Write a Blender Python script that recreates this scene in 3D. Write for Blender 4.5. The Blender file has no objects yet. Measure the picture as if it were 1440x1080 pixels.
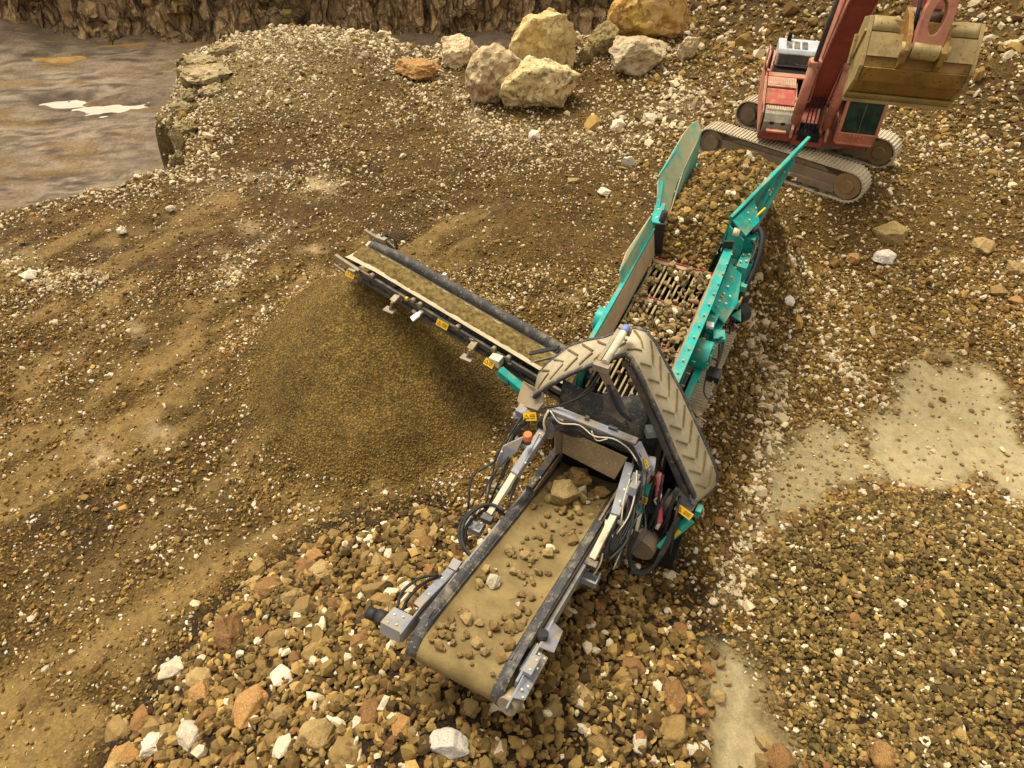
import bpy, bmesh, math, random
import numpy as np
from mathutils import Vector, Matrix
random.seed(7); rng = np.random.default_rng(11)
sc = bpy.context.scene
COL = sc.collection
R = math.radians

# ------------------------------------------------------------------ camera
CAMH, FPX = 9.5, 960.0
cam = bpy.data.cameras.new('camera'); camo = bpy.data.objects.new('camera', cam); COL.objects.link(camo)
camo.location = (0, 0, CAMH); camo.rotation_euler = (R(45), 0, 0)
cam.sensor_width = 36; cam.lens = 24; cam.clip_start = .1; cam.clip_end = 2000
sc.camera = camo
S2 = math.sqrt(.5)
def ray(px, py):
    x = (px-720)/FPX; y = -(py-540)/FPX
    return np.array([x, y*S2+S2, y*S2-S2])
def P(px, py, z):
    d = ray(px, py); t = (z-CAMH)/d[2]
    return np.array([d[0]*t, d[1]*t, z])
def PXY(px, py): return P(px, py, 0)[:2]

# ------------------------------------------------------------------ noise
def _h(ix, iy, iz, seed):
    n = (ix.astype(np.int64)*374761393 + iy.astype(np.int64)*668265263 + iz.astype(np.int64)*2147483647 + seed*974634777) & 0xffffffff
    n = ((n ^ (n >> 13))*1274126177) & 0xffffffff
    n = ((n ^ (n >> 16))*2246822519) & 0xffffffff
    return ((n ^ (n >> 15)) & 0xffffff)/float(0xffffff)
def vn2(x, y, seed=0):
    x = np.asarray(x, float); y = np.asarray(y, float)
    ix = np.floor(x); iy = np.floor(y); fx = x-ix; fy = y-iy
    fx = fx*fx*(3-2*fx); fy = fy*fy*(3-2*fy); z = np.zeros_like(ix)
    a = _h(ix, iy, z, seed); b = _h(ix+1, iy, z, seed); c = _h(ix, iy+1, z, seed); d = _h(ix+1, iy+1, z, seed)
    return (a*(1-fx)+b*fx)*(1-fy)+(c*(1-fx)+d*fx)*fy
def fbm2(x, y, o=4, seed=0, gain=.5):
    s = 0; a = 1; t = 0
    for i in range(o):
        s = s+a*(vn2(np.asarray(x)*2**i+i*17.3, np.asarray(y)*2**i-i*9.1, seed+i)*2-1); t += a; a *= gain
    return s/t
def vn3(p, seed=0):
    i = np.floor(p); f = p-i; f = f*f*(3-2*f); r = 0
    for dx in (0, 1):
        for dy in (0, 1):
            for dz in (0, 1):
                w = (f[:, 0] if dx else 1-f[:, 0])*(f[:, 1] if dy else 1-f[:, 1])*(f[:, 2] if dz else 1-f[:, 2])
                r = r+w*_h(i[:, 0]+dx, i[:, 1]+dy, i[:, 2]+dz, seed)
    return r*2-1
def fbm3(p, o=4, seed=0):
    s = 0; a = 1
    for k in range(o):
        s = s+a*vn3(p*2**k+k*13.7, seed+k); a *= .5
    return s
def sstep(a, b, x):
    t = np.clip((x-a)/(b-a), 0, 1); return t*t*(3-2*t)

# ------------------------------------------------------------------ object helpers
def tag(o, label=None, cat=None, group=None, kind=None):
    if label: o['label'] = label
    if cat: o['category'] = cat
    if group: o['group'] = group
    if kind: o['kind'] = kind
    return o
def empty(name, loc, rz, label, cat):
    o = bpy.data.objects.new(name, None); COL.objects.link(o); o.empty_display_size = .5
    o.location = loc; o.rotation_euler = (0, 0, rz); return tag(o, label, cat)
def link(name, me, parent=None):
    o = bpy.data.objects.new(name, me); COL.objects.link(o)
    if parent: o.parent = parent
    return o
def np_mesh(name, V, F, mats, col=None, smooth=False, midx=None):
    """V (n,3) ; F (m,k) constant k"""
    me = bpy.data.meshes.new(name); n = len(V); m, k = F.shape
    me.vertices.add(n); me.vertices.foreach_set('co', np.ascontiguousarray(V, np.float32).ravel())
    me.loops.add(m*k); me.loops.foreach_set('vertex_index', np.ascontiguousarray(F, np.int32).ravel())
    me.polygons.add(m); me.polygons.foreach_set('loop_start', np.arange(0, m*k, k, dtype=np.int32))
    if midx is not None: me.polygons.foreach_set('material_index', midx.astype(np.int32))
    me.update(calc_edges=True)
    if smooth: me.shade_smooth()
    else: me.shade_flat()
    if col is not None:
        a = me.color_attributes.new('tint', 'FLOAT_COLOR', 'POINT')
        c = np.ones((n, 4), np.float32); c[:, :col.shape[1]] = col
        a.data.foreach_set('color', c.ravel())
    for mt in (mats if isinstance(mats, (list, tuple)) else [mats]): me.materials.append(mt)
    return me

class MB:
    """collects boxes, beams, plates and tubes, then becomes ONE mesh object"""
    def __init__(s): s.v = []; s.f = []; s.sm = []; s.st = []
    def add(s, vs, fs, smooth=False):
        b = len(s.v); s.v += [tuple(float(c) for c in v) for v in vs]
        for k, f in enumerate(fs): s.f.append([b+i for i in f]); s.sm.append(smooth[k] if isinstance(smooth, list) else smooth)
        s.st.append(len(s.v))
        return s
    def hexa(s, c8):
        return s.add(c8, [(0, 3, 2, 1), (4, 5, 6, 7), (0, 1, 5, 4), (1, 2, 6, 5), (2, 3, 7, 6), (3, 0, 4, 7)])
    def box(s, c, d, rz=0, rx=0, ry=0):
        m = Matrix.Rotation(rz, 3, 'Z') @ Matrix.Rotation(ry, 3, 'Y') @ Matrix.Rotation(rx, 3, 'X'); c = Vector(c)
        x, y, z = d[0]/2, d[1]/2, d[2]/2
        return s.hexa([c+m @ Vector(p) for p in ((-x, -y, -z), (x, -y, -z), (x, y, -z), (-x, y, -z), (-x, -y, z), (x, -y, z), (x, y, z), (-x, y, z))])
    def bar(s, p, q, w, h, up=(0, 0, 1)):
        p = Vector(p); q = Vector(q); d = (q-p).normalized(); up = Vector(up)
        if abs(d.dot(up)) > .98: up = Vector((1, 0, 0))
        a = d.cross(up).normalized()*(w/2); b = a.cross(d).normalized()*(h/2)
        return s.hexa([p-a-b, p+a-b, q+a-b, q-a-b, p-a+b, p+a+b, q+a+b, q-a+b])
    def plate(s, pts, t):
        pts = [Vector(p) for p in pts]; n = len(pts); nr = Vector((0, 0, 0))
        for i in range(n): nr += (pts[i]-pts[0]).cross(pts[(i+1) % n]-pts[0])
        nr.normalize(); o = nr*(t/2)
        vs = [p+o for p in pts]+[p-o for p in pts]
        fs = [tuple(range(n)), tuple(range(2*n-1, n-1, -1))]+[(i, i+n, (i+1) % n+n, (i+1) % n) for i in range(n)]
        return s.add(vs, fs)
    def cyl(s, p, q, r, n=16, r2=None):
        return s.tube([p, q], r, n, r2)
    def tube(s, path, r, n=8, r2=None, smooth=True):
        path = [Vector(p) for p in path]
        if len(path) > 2:                                # Catmull-Rom through the given points
            q = [path[0]*2-path[1]]+path+[path[-1]*2-path[-2]]; sm_ = []
            for a, b_, c, d in zip(q[:-3], q[1:-2], q[2:-1], q[3:]):
                for t in (0, .25, .5, .75): sm_.append(.5*((2*b_)+(c-a)*t+(2*a-5*b_+4*c-d)*t*t+(3*b_-a-3*c+d)*t**3))
            path = sm_+[path[-1]]
        vs = []; fs = []; k = len(path); prev = None
        for i, p in enumerate(path):
            d = (path[min(i+1, k-1)]-path[max(i-1, 0)]).normalized()
            if prev is None: a = d.orthogonal().normalized()
            else: a = (prev-d*prev.dot(d)).normalized()
            prev = a; b = d.cross(a); rr = r if r2 is None else r+(r2-r)*i/(k-1)
            for j in range(n):
                t = 2*math.pi*j/n; vs.append(p+(a*math.cos(t)+b*math.sin(t))*rr)
        for i in range(k-1):
            for j in range(n): fs.append((i*n+j, i*n+(j+1) % n, (i+1)*n+(j+1) % n, (i+1)*n+j))
        fs += [tuple(range(n-1, -1, -1)), tuple((k-1)*n+j for j in range(n))]
        return s.add(vs, fs, [smooth]*(len(fs)-2)+[False, False])
    def prism(s, prof, axis, a0, a1):
        """profile of (u,v) extruded along axis 'x' (u=y,v=z) or 'y' (u=x,v=z)"""
        f = (lambda u, v, a: (a, u, v)) if axis == 'x' else (lambda u, v, a: (u, a, v))
        n = len(prof); vs = [f(u, v, a0) for u, v in prof]+[f(u, v, a1) for u, v in prof]
        return s.add(vs, [tuple(range(n)), tuple(range(2*n-1, n-1, -1))]+[(i, i+n, (i+1) % n+n, (i+1) % n) for i in range(n)])
    def strip(s, A, B, t, smooth=True):
        """ribbon between polylines A and B with thickness t"""
        A = [Vector(a) for a in A]; B = [Vector(b) for b in B]; n = len(A); top = []; bot = []
        for i in range(n):
            d = A[min(i+1, n-1)]-A[max(i-1, 0)]; nr = d.cross(B[i]-A[i]).normalized()*t
            top += [A[i], B[i]]; bot += [A[i]-nr, B[i]-nr]
        vs = top+bot; m = 2*n; fs = []
        for i in range(n-1):
            a, b, c, d = 2*i, 2*i+1, 2*i+3, 2*i+2
            fs += [(a, d, c, b), (m+a, m+b, m+c, m+d), (a, m+a, m+d, d), (b, c, m+c, m+b)]
        fs += [(0, 1, m+1, m), (2*n-2, m+2*n-2, m+2*n-1, 2*n-1)]
        return s.add(vs, fs, smooth)
    def each(s, name, mat, parent=None, bevel=0):
        """one object for every piece that was added"""
        lo = 0
        for hi in s.st:
            m = MB(); m.v = s.v[lo:hi]
            for f, q in zip(s.f, s.sm):
                if lo <= f[0] < hi: m.f.append([i-lo for i in f]); m.sm.append(q)
            m.build(name, mat, parent, bevel); lo = hi
    def build(s, name, mat, parent=None, bevel=0, label=None):
        me = bpy.data.meshes.new(name); me.from_pydata(s.v, [], s.f)
        me.polygons.foreach_set('use_smooth', s.sm); me.materials.append(mat)
        bm = bmesh.new(); bm.from_mesh(me); bmesh.ops.recalc_face_normals(bm, faces=bm.faces); bm.to_mesh(me); bm.free()
        me.update(); o = link(name, me, parent)
        if bevel:
            b = o.modifiers.new('bevel', 'BEVEL'); b.width = bevel; b.segments = 2; b.limit_method = 'ANGLE'; b.angle_limit = R(40)
        if label: o['label'] = label
        return o

# ------------------------------------------------------------------ materials
class NT:
    def __init__(s, name):
        s.m = bpy.data.materials.new(name); s.m.use_nodes = True; s.t = s.m.node_tree; s.b = s.t.nodes['Principled BSDF']
    def n(s, ty, **kw):
        x = s.t.nodes.new(ty)
        for k, v in kw.items():
            if k in x.bl_rna.properties.keys(): setattr(x, k, v)
            else: s.set(x, k, v)
        return x
    def set(s, x, k, v):
        i = x.inputs[k]
        if hasattr(v, 'is_linked') or isinstance(v, bpy.types.NodeSocket): s.t.links.new(v, i)
        else: i.default_value = v if not (isinstance(v, tuple) and len(v) == 3 and i.type == 'RGBA') else (*v, 1)
    def noise(s, co, scale, detail=4, rough=.55):
        x = s.n('ShaderNodeTexNoise'); s.set(x, 'Vector', co); s.set(x, 'Scale', scale); s.set(x, 'Detail', detail); s.set(x, 'Roughness', rough); return x.outputs['Fac']
    def ramp(s, v, a, b, ca=0., cb=1.):
        x = s.n('ShaderNodeMapRange'); x.interpolation_type = 'SMOOTHSTEP'
        s.set(x, 'Value', v); s.set(x, 'From Min', a); s.set(x, 'From Max', b); s.set(x, 'To Min', ca); s.set(x, 'To Max', cb); return x.outputs[0]
    def mix(s, f, a, b, mode='MIX'):
        x = s.n('ShaderNodeMix'); x.data_type = 'RGBA'; x.blend_type = mode
        for i, v in ((0, f), (6, a), (7, b)):
            k = x.inputs[i]
            if isinstance(v, bpy.types.NodeSocket): s.t.links.new(v, k)
            else: k.default_value = (*v, 1) if isinstance(v, tuple) and len(v) == 3 else v
        return x.outputs[2]
    def math(s, op, a, b=0.):
        x = s.n('ShaderNodeMath'); x.operation = op
        for i, v in ((0, a), (1, b)):
            if isinstance(v, bpy.types.NodeSocket): s.t.links.new(v, x.inputs[i])
            else: x.inputs[i].default_value = v
        return x.outputs[0]
    def out(s, col, rough=.8, bump=None, bstr=.3, bdist=.02, metal=0., spec=.3):
        s.set(s.b, 'Base Color', col); s.set(s.b, 'Roughness', rough); s.set(s.b, 'Metallic', metal); s.set(s.b, 'Specular IOR Level', spec)
        if bump is not None:
            x = s.n('ShaderNodeBump'); s.set(x, 'Height', bump); s.set(x, 'Strength', bstr); s.set(x, 'Distance', bdist)
            s.t.links.new(x.outputs[0], s.b.inputs['Normal'])
        return s.m
    def obj(s): return s.n('ShaderNodeTexCoord').outputs['Object']
    def pos(s): return s.n('ShaderNodeNewGeometry').outputs['Position']
    def nz(s):
        x = s.n('ShaderNodeSeparateXYZ'); s.t.links.new(s.n('ShaderNodeNewGeometry').outputs['Normal'], x.inputs[0]); return x.outputs[2]

DUST = (.36, .24, .08)
def worn(name, base, dust=.45, dcol=DUST, rough=.5, metal=0., chip=None, scale=5., grime=0.):
    """paint or steel with a film of dust on its upper sides, streaks and chips"""
    t = NT(name); c = t.obj(); n1 = t.noise(c, scale, 6, .65); n2 = t.noise(c, scale*7, 4); n3 = t.noise(c, scale*.6, 3)
    col = t.mix(t.ramp(n3, .3, .7), tuple(x*.75 for x in base), base)
    if chip: col = t.mix(t.ramp(n2, .60, .68, 0., .85), col, chip)
    if grime: col = t.mix(t.math('MULTIPLY', t.ramp(t.noise(c, scale*.45, 6, .7), .48, .66), grime), col, (.055, .032, .012))
    up = t.ramp(t.nz(), -.2, .9, .25, 1.)
    d = t.math('MULTIPLY', t.ramp(n1, .62-.4*dust, .80-.3*dust), up)
    d = t.math('MULTIPLY', d, min(1., .55+.5*dust))
    col = t.mix(d, col, t.mix(n2, tuple(x*.7 for x in dcol), dcol))
    r = t.math('ADD', rough, t.math('MULTIPLY', d, .35))
    return t.out(col, r, n2, .12, .01, metal)
M = {}
M['teal'] = worn('teal_paint', (.006, .34, .29), .34, rough=.42, chip=(.05, .22, .17), grime=.4)
M['tealdusty'] = worn('teal_paint_dusty', (.03, .40, .33), .85, (.46, .36, .19), rough=.6, grime=.35)
M['red'] = worn('faded_red_paint', (.46, .15, .10), .66, (.42, .25, .14), rough=.55, chip=(.20, .05, .03), grime=.55)
M['redbright'] = worn('red_panel_paint', (.36, .05, .04), .5, rough=.5)
M['reddark'] = worn('dark_red_paint', (.26, .05, .036), .45, (.28, .14, .075), rough=.5, chip=(.03, .01, .01))  # darker red for boom, stick and deck
M['salmon'] = worn('sun_faded_red_paint', (.50, .185, .125), .6, (.5, .3, .18), rough=.6, chip=(.25, .07, .05), grime=.5)
M['grey'] = worn('blue_grey_paint', (.25, .255, .285), .45, (.36, .28, .15), rough=.45, grime=.45)
M['dgrey'] = worn('dark_grey_paint', (.07, .068, .072), .5, (.3, .23, .12), rough=.5)
M['black'] = worn('black_rubber', (.022, .021, .022), .18, (.16, .12, .07), rough=.6)
M['rubber'] = worn('dusty_black_rubber', (.055, .053, .055), .38, (.30, .25, .17), rough=.6, chip=(.28, .24, .17))
M['steel'] = worn('scuffed_steel', (.30, .25, .19), .6, (.34, .25, .13), rough=.5, metal=.3)
M['rust'] = worn('rusty_steel', (.22, .14, .07), .8, (.38, .24, .10), rough=.7)
M['track'] = worn('dusty_track_steel', (.48, .41, .29), .7, (.62, .52, .36), rough=.6)
M['trackdark'] = worn('muddy_track_frame', (.20, .15, .10), .6, (.34, .25, .15), rough=.7)
M['bucket'] = worn('worn_bucket_steel', (.26, .13, .025), .5, (.42, .27, .085), rough=.55, chip=(.05, .025, .008), scale=3., grime=.75)
M['bucketpale'] = worn('scoured_bucket_steel', (.34, .24, .095), .5, (.50, .38, .18), rough=.55, chip=(.08, .05, .02), scale=3., grime=.6)
M['cream'] = worn('cream_paint', (.66, .59, .43), .4, (.42, .32, .16), rough=.5, grime=.4)
M['liner'] = worn('tan_screen_liner', (.42, .30, .19), .6, (.50, .40, .26), rough=.7)
M['redline'] = worn('red_edge_paint', (.45, .05, .06), .3, rough=.6)
M['bars'] = worn('dusty_grizzly_bars', (.36, .27, .13), .6, (.42, .32, .16), rough=.7)
M['chute'] = worn('worn_chute_plate', (.30, .22, .12), .55, (.42, .32, .17), rough=.5, chip=(.55, .46, .30))
M['yellow'] = worn('yellow_sticker', (.80, .46, .01), .12, rough=.5)
M['print'] = worn('black_print', (.03, .025, .02), .1)
M['orange'] = worn('orange_lens', (.75, .17, .05), .15, (.6, .35, .2), rough=.3)
M['pink'] = worn('faded_pink_strap', (.55, .10, .12), .4, (.55, .35, .28), rough=.9)
M['bluepaint'] = worn('blue_paint', (.16, .22, .45), .2)
M['white'] = worn('white_paint', (.75, .73, .68), .25, (.5, .42, .28))
M['greyhood'] = worn('grey_hood_paint', (.42, .44, .46), .25, (.45, .42, .34), rough=.45)
M['plaingrey'] = worn('dull_grey_cover', (.20, .18, .14), .5, (.42, .36, .26), rough=.5)
M['void'] = worn('black_and_hollow_shade', (.010, .009, .008), .1, (.03, .02, .01), rough=.9)  # near-black for black parts, and for hollows whose shade is painted in
def glass():
    t = NT('tinted_cab_glass'); c = t.obj(); n = t.noise(c, 3, 4)
    m = t.out(t.mix(t.ramp(n, .4, .6), (.006, .018, .012), (.012, .038, .025)), .08, spec=.6); return m
M['glass'] = glass()

def belt_mat(name, base, lo, hi):
    t = NT(name); c = t.obj(); n = t.noise(c, 3, 5, .6); n2 = t.noise(c, 45, 3)
    col = t.mix(t.ramp(n, .3, .7), lo, hi); col = t.mix(t.ramp(n2, .55, .75, 0, .5), col, base)
    return t.out(col, .85, n2, .25, .01)
M['sandbelt'] = belt_mat('muddy_belt', (.08, .052, .016), (.135, .092, .032), (.225, .16, .062))
M['chevbelt'] = belt_mat('dry_dusty_belt', (.20, .155, .085), (.30, .25, .16), (.42, .355, .24))
M['cleat'] = belt_mat('belt_cleat', (.07, .045, .014), (.11, .075, .025), (.18, .13, .05))
M['tanbelt'] = belt_mat('tan_belt_edge', (.30, .24, .15), (.40, .33, .21), (.50, .43, .29))

def sand_mat():
    t = NT('damp_fines'); c = t.pos(); n = t.noise(c, 14, 6, .65); n2 = t.noise(c, 60, 3)
    col = t.mix(t.ramp(n, .3, .7), (.075, .048, .012), (.24, .165, .055)); return t.out(col, .95, n2, .6, .02)
M['sand'] = sand_mat()

def ground_mat():
    t = NT('quarry_ground'); c = t.pos()
    a = t.n('ShaderNodeAttribute'); a.attribute_name = 'tint'; base = a.outputs['Color']; mud = a.outputs['Alpha']
    n0 = t.noise(c, .9, 5, .6); n1 = t.noise(c, 7, 6, .7); n2 = t.noise(c, 38, 5, .7)
    v = t.n('ShaderNodeTexVoronoi'); t.set(v, 'Vector', c); t.set(v, 'Scale', 22.); v.feature = 'F1'
    peb = t.ramp(v.outputs['Distance'], .1, .75, 1., 0.)
    grit = t.math('MULTIPLY', t.math('SUBTRACT', 1., mud), 1.)
    k = t.ramp(n1, .25, .75, .55, 1.45); k = t.math('MULTIPLY', k, t.ramp(n0, .3, .7, .75, 1.25))
    k2 = t.math('MULTIPLY', t.ramp(n2, .3, .7, .55, 1.35), t.ramp(peb, 0, 1, .55, 1.2))
    kk = t.math('MULTIPLY', t.math('ADD', t.math('MULTIPLY', k, t.math('ADD', t.math('MULTIPLY', k2, grit), mud)), 0.), 1.)
    km = t.math('ADD', t.math('MULTIPLY', kk, grit), t.math('MULTIPLY', mud, t.math('MULTIPLY', t.ramp(n1, .25, .75, .78, 1.18), t.ramp(n2, .3, .6, .8, 1.08))))
    comb = t.n('ShaderNodeCombineXYZ')
    for i in range(3): t.t.links.new(km, comb.inputs[i])
    col = t.mix(1., base, comb.outputs[0], 'MULTIPLY')
    h = t.math('ADD', t.math('MULTIPLY', peb, grit), t.math('MULTIPLY', n2, t.math('ADD', .5, grit)))
    rough = t.ramp(mud, .5, 1, .95, .5)
    return t.out(col, rough, h, .55, .03, spec=.25)
M['ground'] = ground_mat()

def stone_mat(name, attr=True, cols=None, dust=.35, lichen=None, scale=6., vein=False, bd=.02):
    t = NT(name); c = t.obj()
    if attr:
        a = t.n('ShaderNodeAttribute'); a.attribute_name = 'tint'; base = a.outputs['Color']
        n = t.noise(c, 26, 4, .6); col = t.mix(t.ramp(n, .25, .8, .0, .55), base, t.mix(1., base, (.55, .5, .55), 'MULTIPLY'))
        return t.out(col, .9, n, .35, .02)
    oi = t.n('ShaderNodeObjectInfo').outputs['Random']
    mp = t.n('ShaderNodeVectorMath'); mp.operation = 'ADD'; t.t.links.new(c, mp.inputs[0])
    cb = t.n('ShaderNodeCombineXYZ'); t.t.links.new(t.math('MULTIPLY', oi, 57.), cb.inputs[0]); t.t.links.new(cb.outputs[0], mp.inputs[1]); c = mp.outputs[0]
    n1 = t.noise(c, scale*.45, 5, .6); n2 = t.noise(c, scale*2.2, 6, .7); n3 = t.noise(c, scale*9, 4)
    col = t.mix(t.ramp(n1, .35, .65), cols[0], cols[1]); col = t.mix(t.ramp(n2, .50, .62, 0., .9), col, cols[2])
    col = t.mix(t.ramp(n3, .56, .74, 0., .22), col, tuple(x*.45 for x in cols[0]))
    if lichen: col = t.mix(t.ramp(t.noise(c, scale*.7, 4, .65), .52, .64, 0, .7), col, lichen)
    ck = None
    if scale < 4:
        vo = t.n('ShaderNodeTexVoronoi'); vo.feature = 'DISTANCE_TO_EDGE'; wv = t.n('ShaderNodeVectorMath'); wv.operation = 'ADD'; t.t.links.new(c, wv.inputs[0]); wn = t.n('ShaderNodeTexNoise'); t.set(wn, 'Vector', c); t.set(wn, 'Scale', 2.); t.set(wn, 'Detail', 5.); t.t.links.new(wn.outputs['Color'], wv.inputs[1]); t.t.links.new(wv.outputs[0], vo.inputs['Vector']); t.set(vo, 'Scale', 1.1)
        ck = t.ramp(vo.outputs['Distance'], 0, .03); col = t.mix(t.math('SUBTRACT', 1., ck), col, tuple(x*.5 for x in cols[0]))
    k = t.ramp(oi, 0, 1, .75, 1.2); cc = t.n('ShaderNodeCombineXYZ')
    for i in range(3): t.t.links.new(k, cc.inputs[i])
    col = t.mix(1., col, cc.outputs[0], 'MULTIPLY')
    col = t.mix(t.math('MULTIPLY', t.ramp(t.nz(), .2, 1., 0, dust), t.ramp(n2, .3, .6)), col, DUST)
    return t.out(col, .9, t.math('ADD', n2, t.math('MULTIPLY', n3, .4)), .8, .07 if scale < 4 else bd)
M['gravel'] = stone_mat('loose_gravel')
M['st_brown'] = stone_mat('brown_stone', False, ((.165, .10, .03), (.25, .16, .055), (.10, .052, .015)), .45)
M['st_tan'] = stone_mat('tan_stone', False, ((.30, .205, .078), (.40, .285, .125), (.18, .10, .032)), .4)
M['st_rust'] = stone_mat('rust_stone', False, ((.21, .085, .024), (.165, .08, .028), (.30, .165, .06)), .25)
M['st_orange'] = stone_mat('orange_stone', False, ((.33, .145, .036), (.25, .13, .045), (.48, .32, .14)), .3)
M['st_white'] = stone_mat('white_stone', False, ((.74, .66, .52), (.66, .56, .41), (.50, .37, .21)), .2)
M['st_grey'] = stone_mat('grey_white_stone', False, ((.66, .61, .53), (.74, .69, .61), (.50, .42, .31)), .2)
M['bd_yellow'] = stone_mat('lichen_boulder', False, ((.62, .46, .20), (.70, .55, .30), (.34, .20, .06)), .15, (.46, .34, .09), 2.2)
M['bd_cream'] = stone_mat('cream_boulder', False, ((.54, .40, .21), (.64, .50, .30), (.34, .17, .07)), .15, (.42, .25, .15), 2.2)
M['bd_pitted'] = stone_mat('pitted_boulder', False, ((.50, .39, .19), (.60, .48, .27), (.11, .07, .025)), .15, (.30, .22, .09), 3.)
M['bd_pale'] = stone_mat('pale_boulder', False, ((.52, .40, .23), (.62, .50, .32), (.34, .20, .09)), .2, None, 2.5)
M['bd_orange'] = stone_mat('orange_boulder', False, ((.56, .30, .07), (.60, .40, .16), (.34, .17, .03)), .15, (.48, .33, .05), 2.2)
M['bd_moss'] = stone_mat('mossy_boulder', False, ((.24, .18, .08), (.28, .21, .08), (.12, .085, .04)), .2, (.26, .20, .05), 3.)
M['outcrop'] = stone_mat('outcrop_stone', False, ((.22, .16, .075), (.42, .34, .22), (.08, .055, .025)), .4, (.30, .24, .07), 1.8)
def cliff_mat():
    t = NT('fractured_rock_face'); c = t.pos(); mp = t.n('ShaderNodeMapping'); t.set(mp, 'Vector', c); t.set(mp, 'Scale', (1.5, 1.5, .5)); v = mp.outputs[0]
    n = t.noise(v, .8, 7, .7); n2 = t.noise(v, 4, 6, .7); n3 = t.noise(c, .25, 3)
    col = t.mix(t.ramp(n, .35, .65), (.11, .06, .024), (.44, .29, .14)); col = t.mix(t.ramp(n2, .5, .62, 0, .8), col, (.55, .42, .25))
    col = t.mix(t.ramp(n2, .3, .42, .85, 0), col, (.03, .018, .01)); col = t.mix(t.ramp(n3, .55, .65, 0, .6), col, (.22, .16, .03))
    vo = t.n('ShaderNodeTexVoronoi'); vo.feature = 'DISTANCE_TO_EDGE'; wv = t.n('ShaderNodeVectorMath'); wv.operation = 'ADD'; t.t.links.new(v, wv.inputs[0]); wn = t.n('ShaderNodeTexNoise'); t.set(wn, 'Vector', c); t.set(wn, 'Scale', .7); t.set(wn, 'Detail', 4.); t.t.links.new(wn.outputs['Color'], wv.inputs[1]); t.t.links.new(wv.outputs[0], vo.inputs['Vector']); t.set(vo, 'Scale', .9)
    vc = t.n('ShaderNodeTexVoronoi'); t.t.links.new(wv.outputs[0], vc.inputs['Vector']); t.set(vc, 'Scale', .9)
    sv = t.n('ShaderNodeSeparateColor'); t.t.links.new(vc.outputs['Color'], sv.inputs[0]); k = t.ramp(sv.outputs[0], 0, 1, .65, 1.7); cb = t.n('ShaderNodeCombineXYZ')
    for i in range(3): t.t.links.new(k, cb.inputs[i])
    col = t.mix(1., col, cb.outputs[0], 'MULTIPLY'); col = t.mix(t.ramp(vo.outputs['Distance'], 0, .04, .5, 0), col, (.04, .022, .01))
    return t.out(col, .95, t.math('ADD', n2, t.math('MULTIPLY', t.ramp(vo.outputs['Distance'], 0, .12), 1.5)), 1., .3)
M['cliff'] = cliff_mat()
def water_mat():
    t = NT('sky_tinted_muddy_water'); c = t.pos(); n = t.noise(c, 1.5, 4)
    return t.out(t.mix(t.ramp(n, .3, .7), (.50, .45, .36), (.56, .51, .42)), .12, n, .03, .01, spec=.6)  # cream base paints the reflected sky into the muddy water
M['water'] = water_mat()
def brown_water():
    t = NT('rusty_puddle_water'); c = t.pos(); n = t.noise(c, 1.2, 4)
    return t.out(t.mix(t.ramp(n, .35, .65), (.34, .19, .05), (.44, .27, .09)), .08, n, .03, .01, spec=.5)
M['rustwater'] = brown_water()

# ------------------------------------------------------------------ terrain
def polyd(x, y, pts):
    d = np.full(x.shape, 1e9)
    for (ax, ay), (bx, by) in zip(pts[:-1], pts[1:]):
        vx, vy = bx-ax, by-ay; t = np.clip(((x-ax)*vx+(y-ay)*vy)/(vx*vx+vy*vy+1e-9), 0, 1)
        d = np.minimum(d, np.hypot(x-ax-t*vx, y-ay-t*vy))
    return d
def inpoly(x, y, pts):
    c = np.zeros(x.shape, bool); n = len(pts)
    for i in range(n):
        (x0, y0), (x1, y1) = pts[i], pts[(i+1) % n]
        if y0 == y1: continue
        k = (y0 > y) != (y1 > y)
        c ^= k & (x < (x1-x0)*(y-y0)/(y1-y0)+x0)
    return c
def sdf(x, y, pts):
    d = polyd(x, y, list(pts)+[pts[0]]); return np.where(inpoly(x, y, pts), -d, d)
def G(pp): return [tuple(PXY(*q)) for q in pp]

MA = R(27.); MO = (-.6, 2.9)                       # screening plant: base point and heading
def mw(x, y): return (MO[0]+x*math.cos(MA)+y*math.sin(MA), MO[1]-x*math.sin(MA)+y*math.cos(MA))
RIM = [(-300, -160), (-60, -14), (-24, 8.2), (-13.3, 15.7), (-11.5, 16.9), (-9.75, 18.2), (-10.9, 21.4), (-11.9, 25.6), (-11.2, 28.6), (-8.6, 30.0), (-5.6, 28.9), (-3.4, 27.3), (0, 27.0), (3.6, 27.3), (5.6, 29.4), (7.5, 33), (12, 48), (20, 90), (300, 300), (300, -300), (-300, -300)]
PILE_F = (-2.75, 10.15); PILE_O = (-1.0, 2.45)
MUD = [G([(1238, 600), (1290, 505), (1345, 500), (1395, 520), (1425, 600), (1460, 690), (1440, 700), (1340, 672), (1250, 668), (1235, 640)]),
       G([(1100, 620), (1150, 590), (1240, 640), (1250, 675), (1190, 690), (1110, 730), (1075, 735)]),
       G([(1015, 915), (1050, 915), (1070, 975), (1110, 1040), (1115, 1090), (1000, 1090), (1000, 990)])]
TRK = [(G([(-60, 1030), (90, 930), (230, 850), (330, 770), (430, 705), (560, 690)]), .42), (G([(-40, 1090), (80, 1040), (190, 960), (280, 880)]), .75),
       (G([(-20, 720), (90, 660), (200, 560), (330, 440), (470, 370)]), .32), (G([(100, 830), (230, 720), (330, 640)]), .4), (G([(-30, 620), (60, 520), (180, 400)]), .5), (G([(140, 350), (250, 300), (330, 270)]), .5)]
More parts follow.
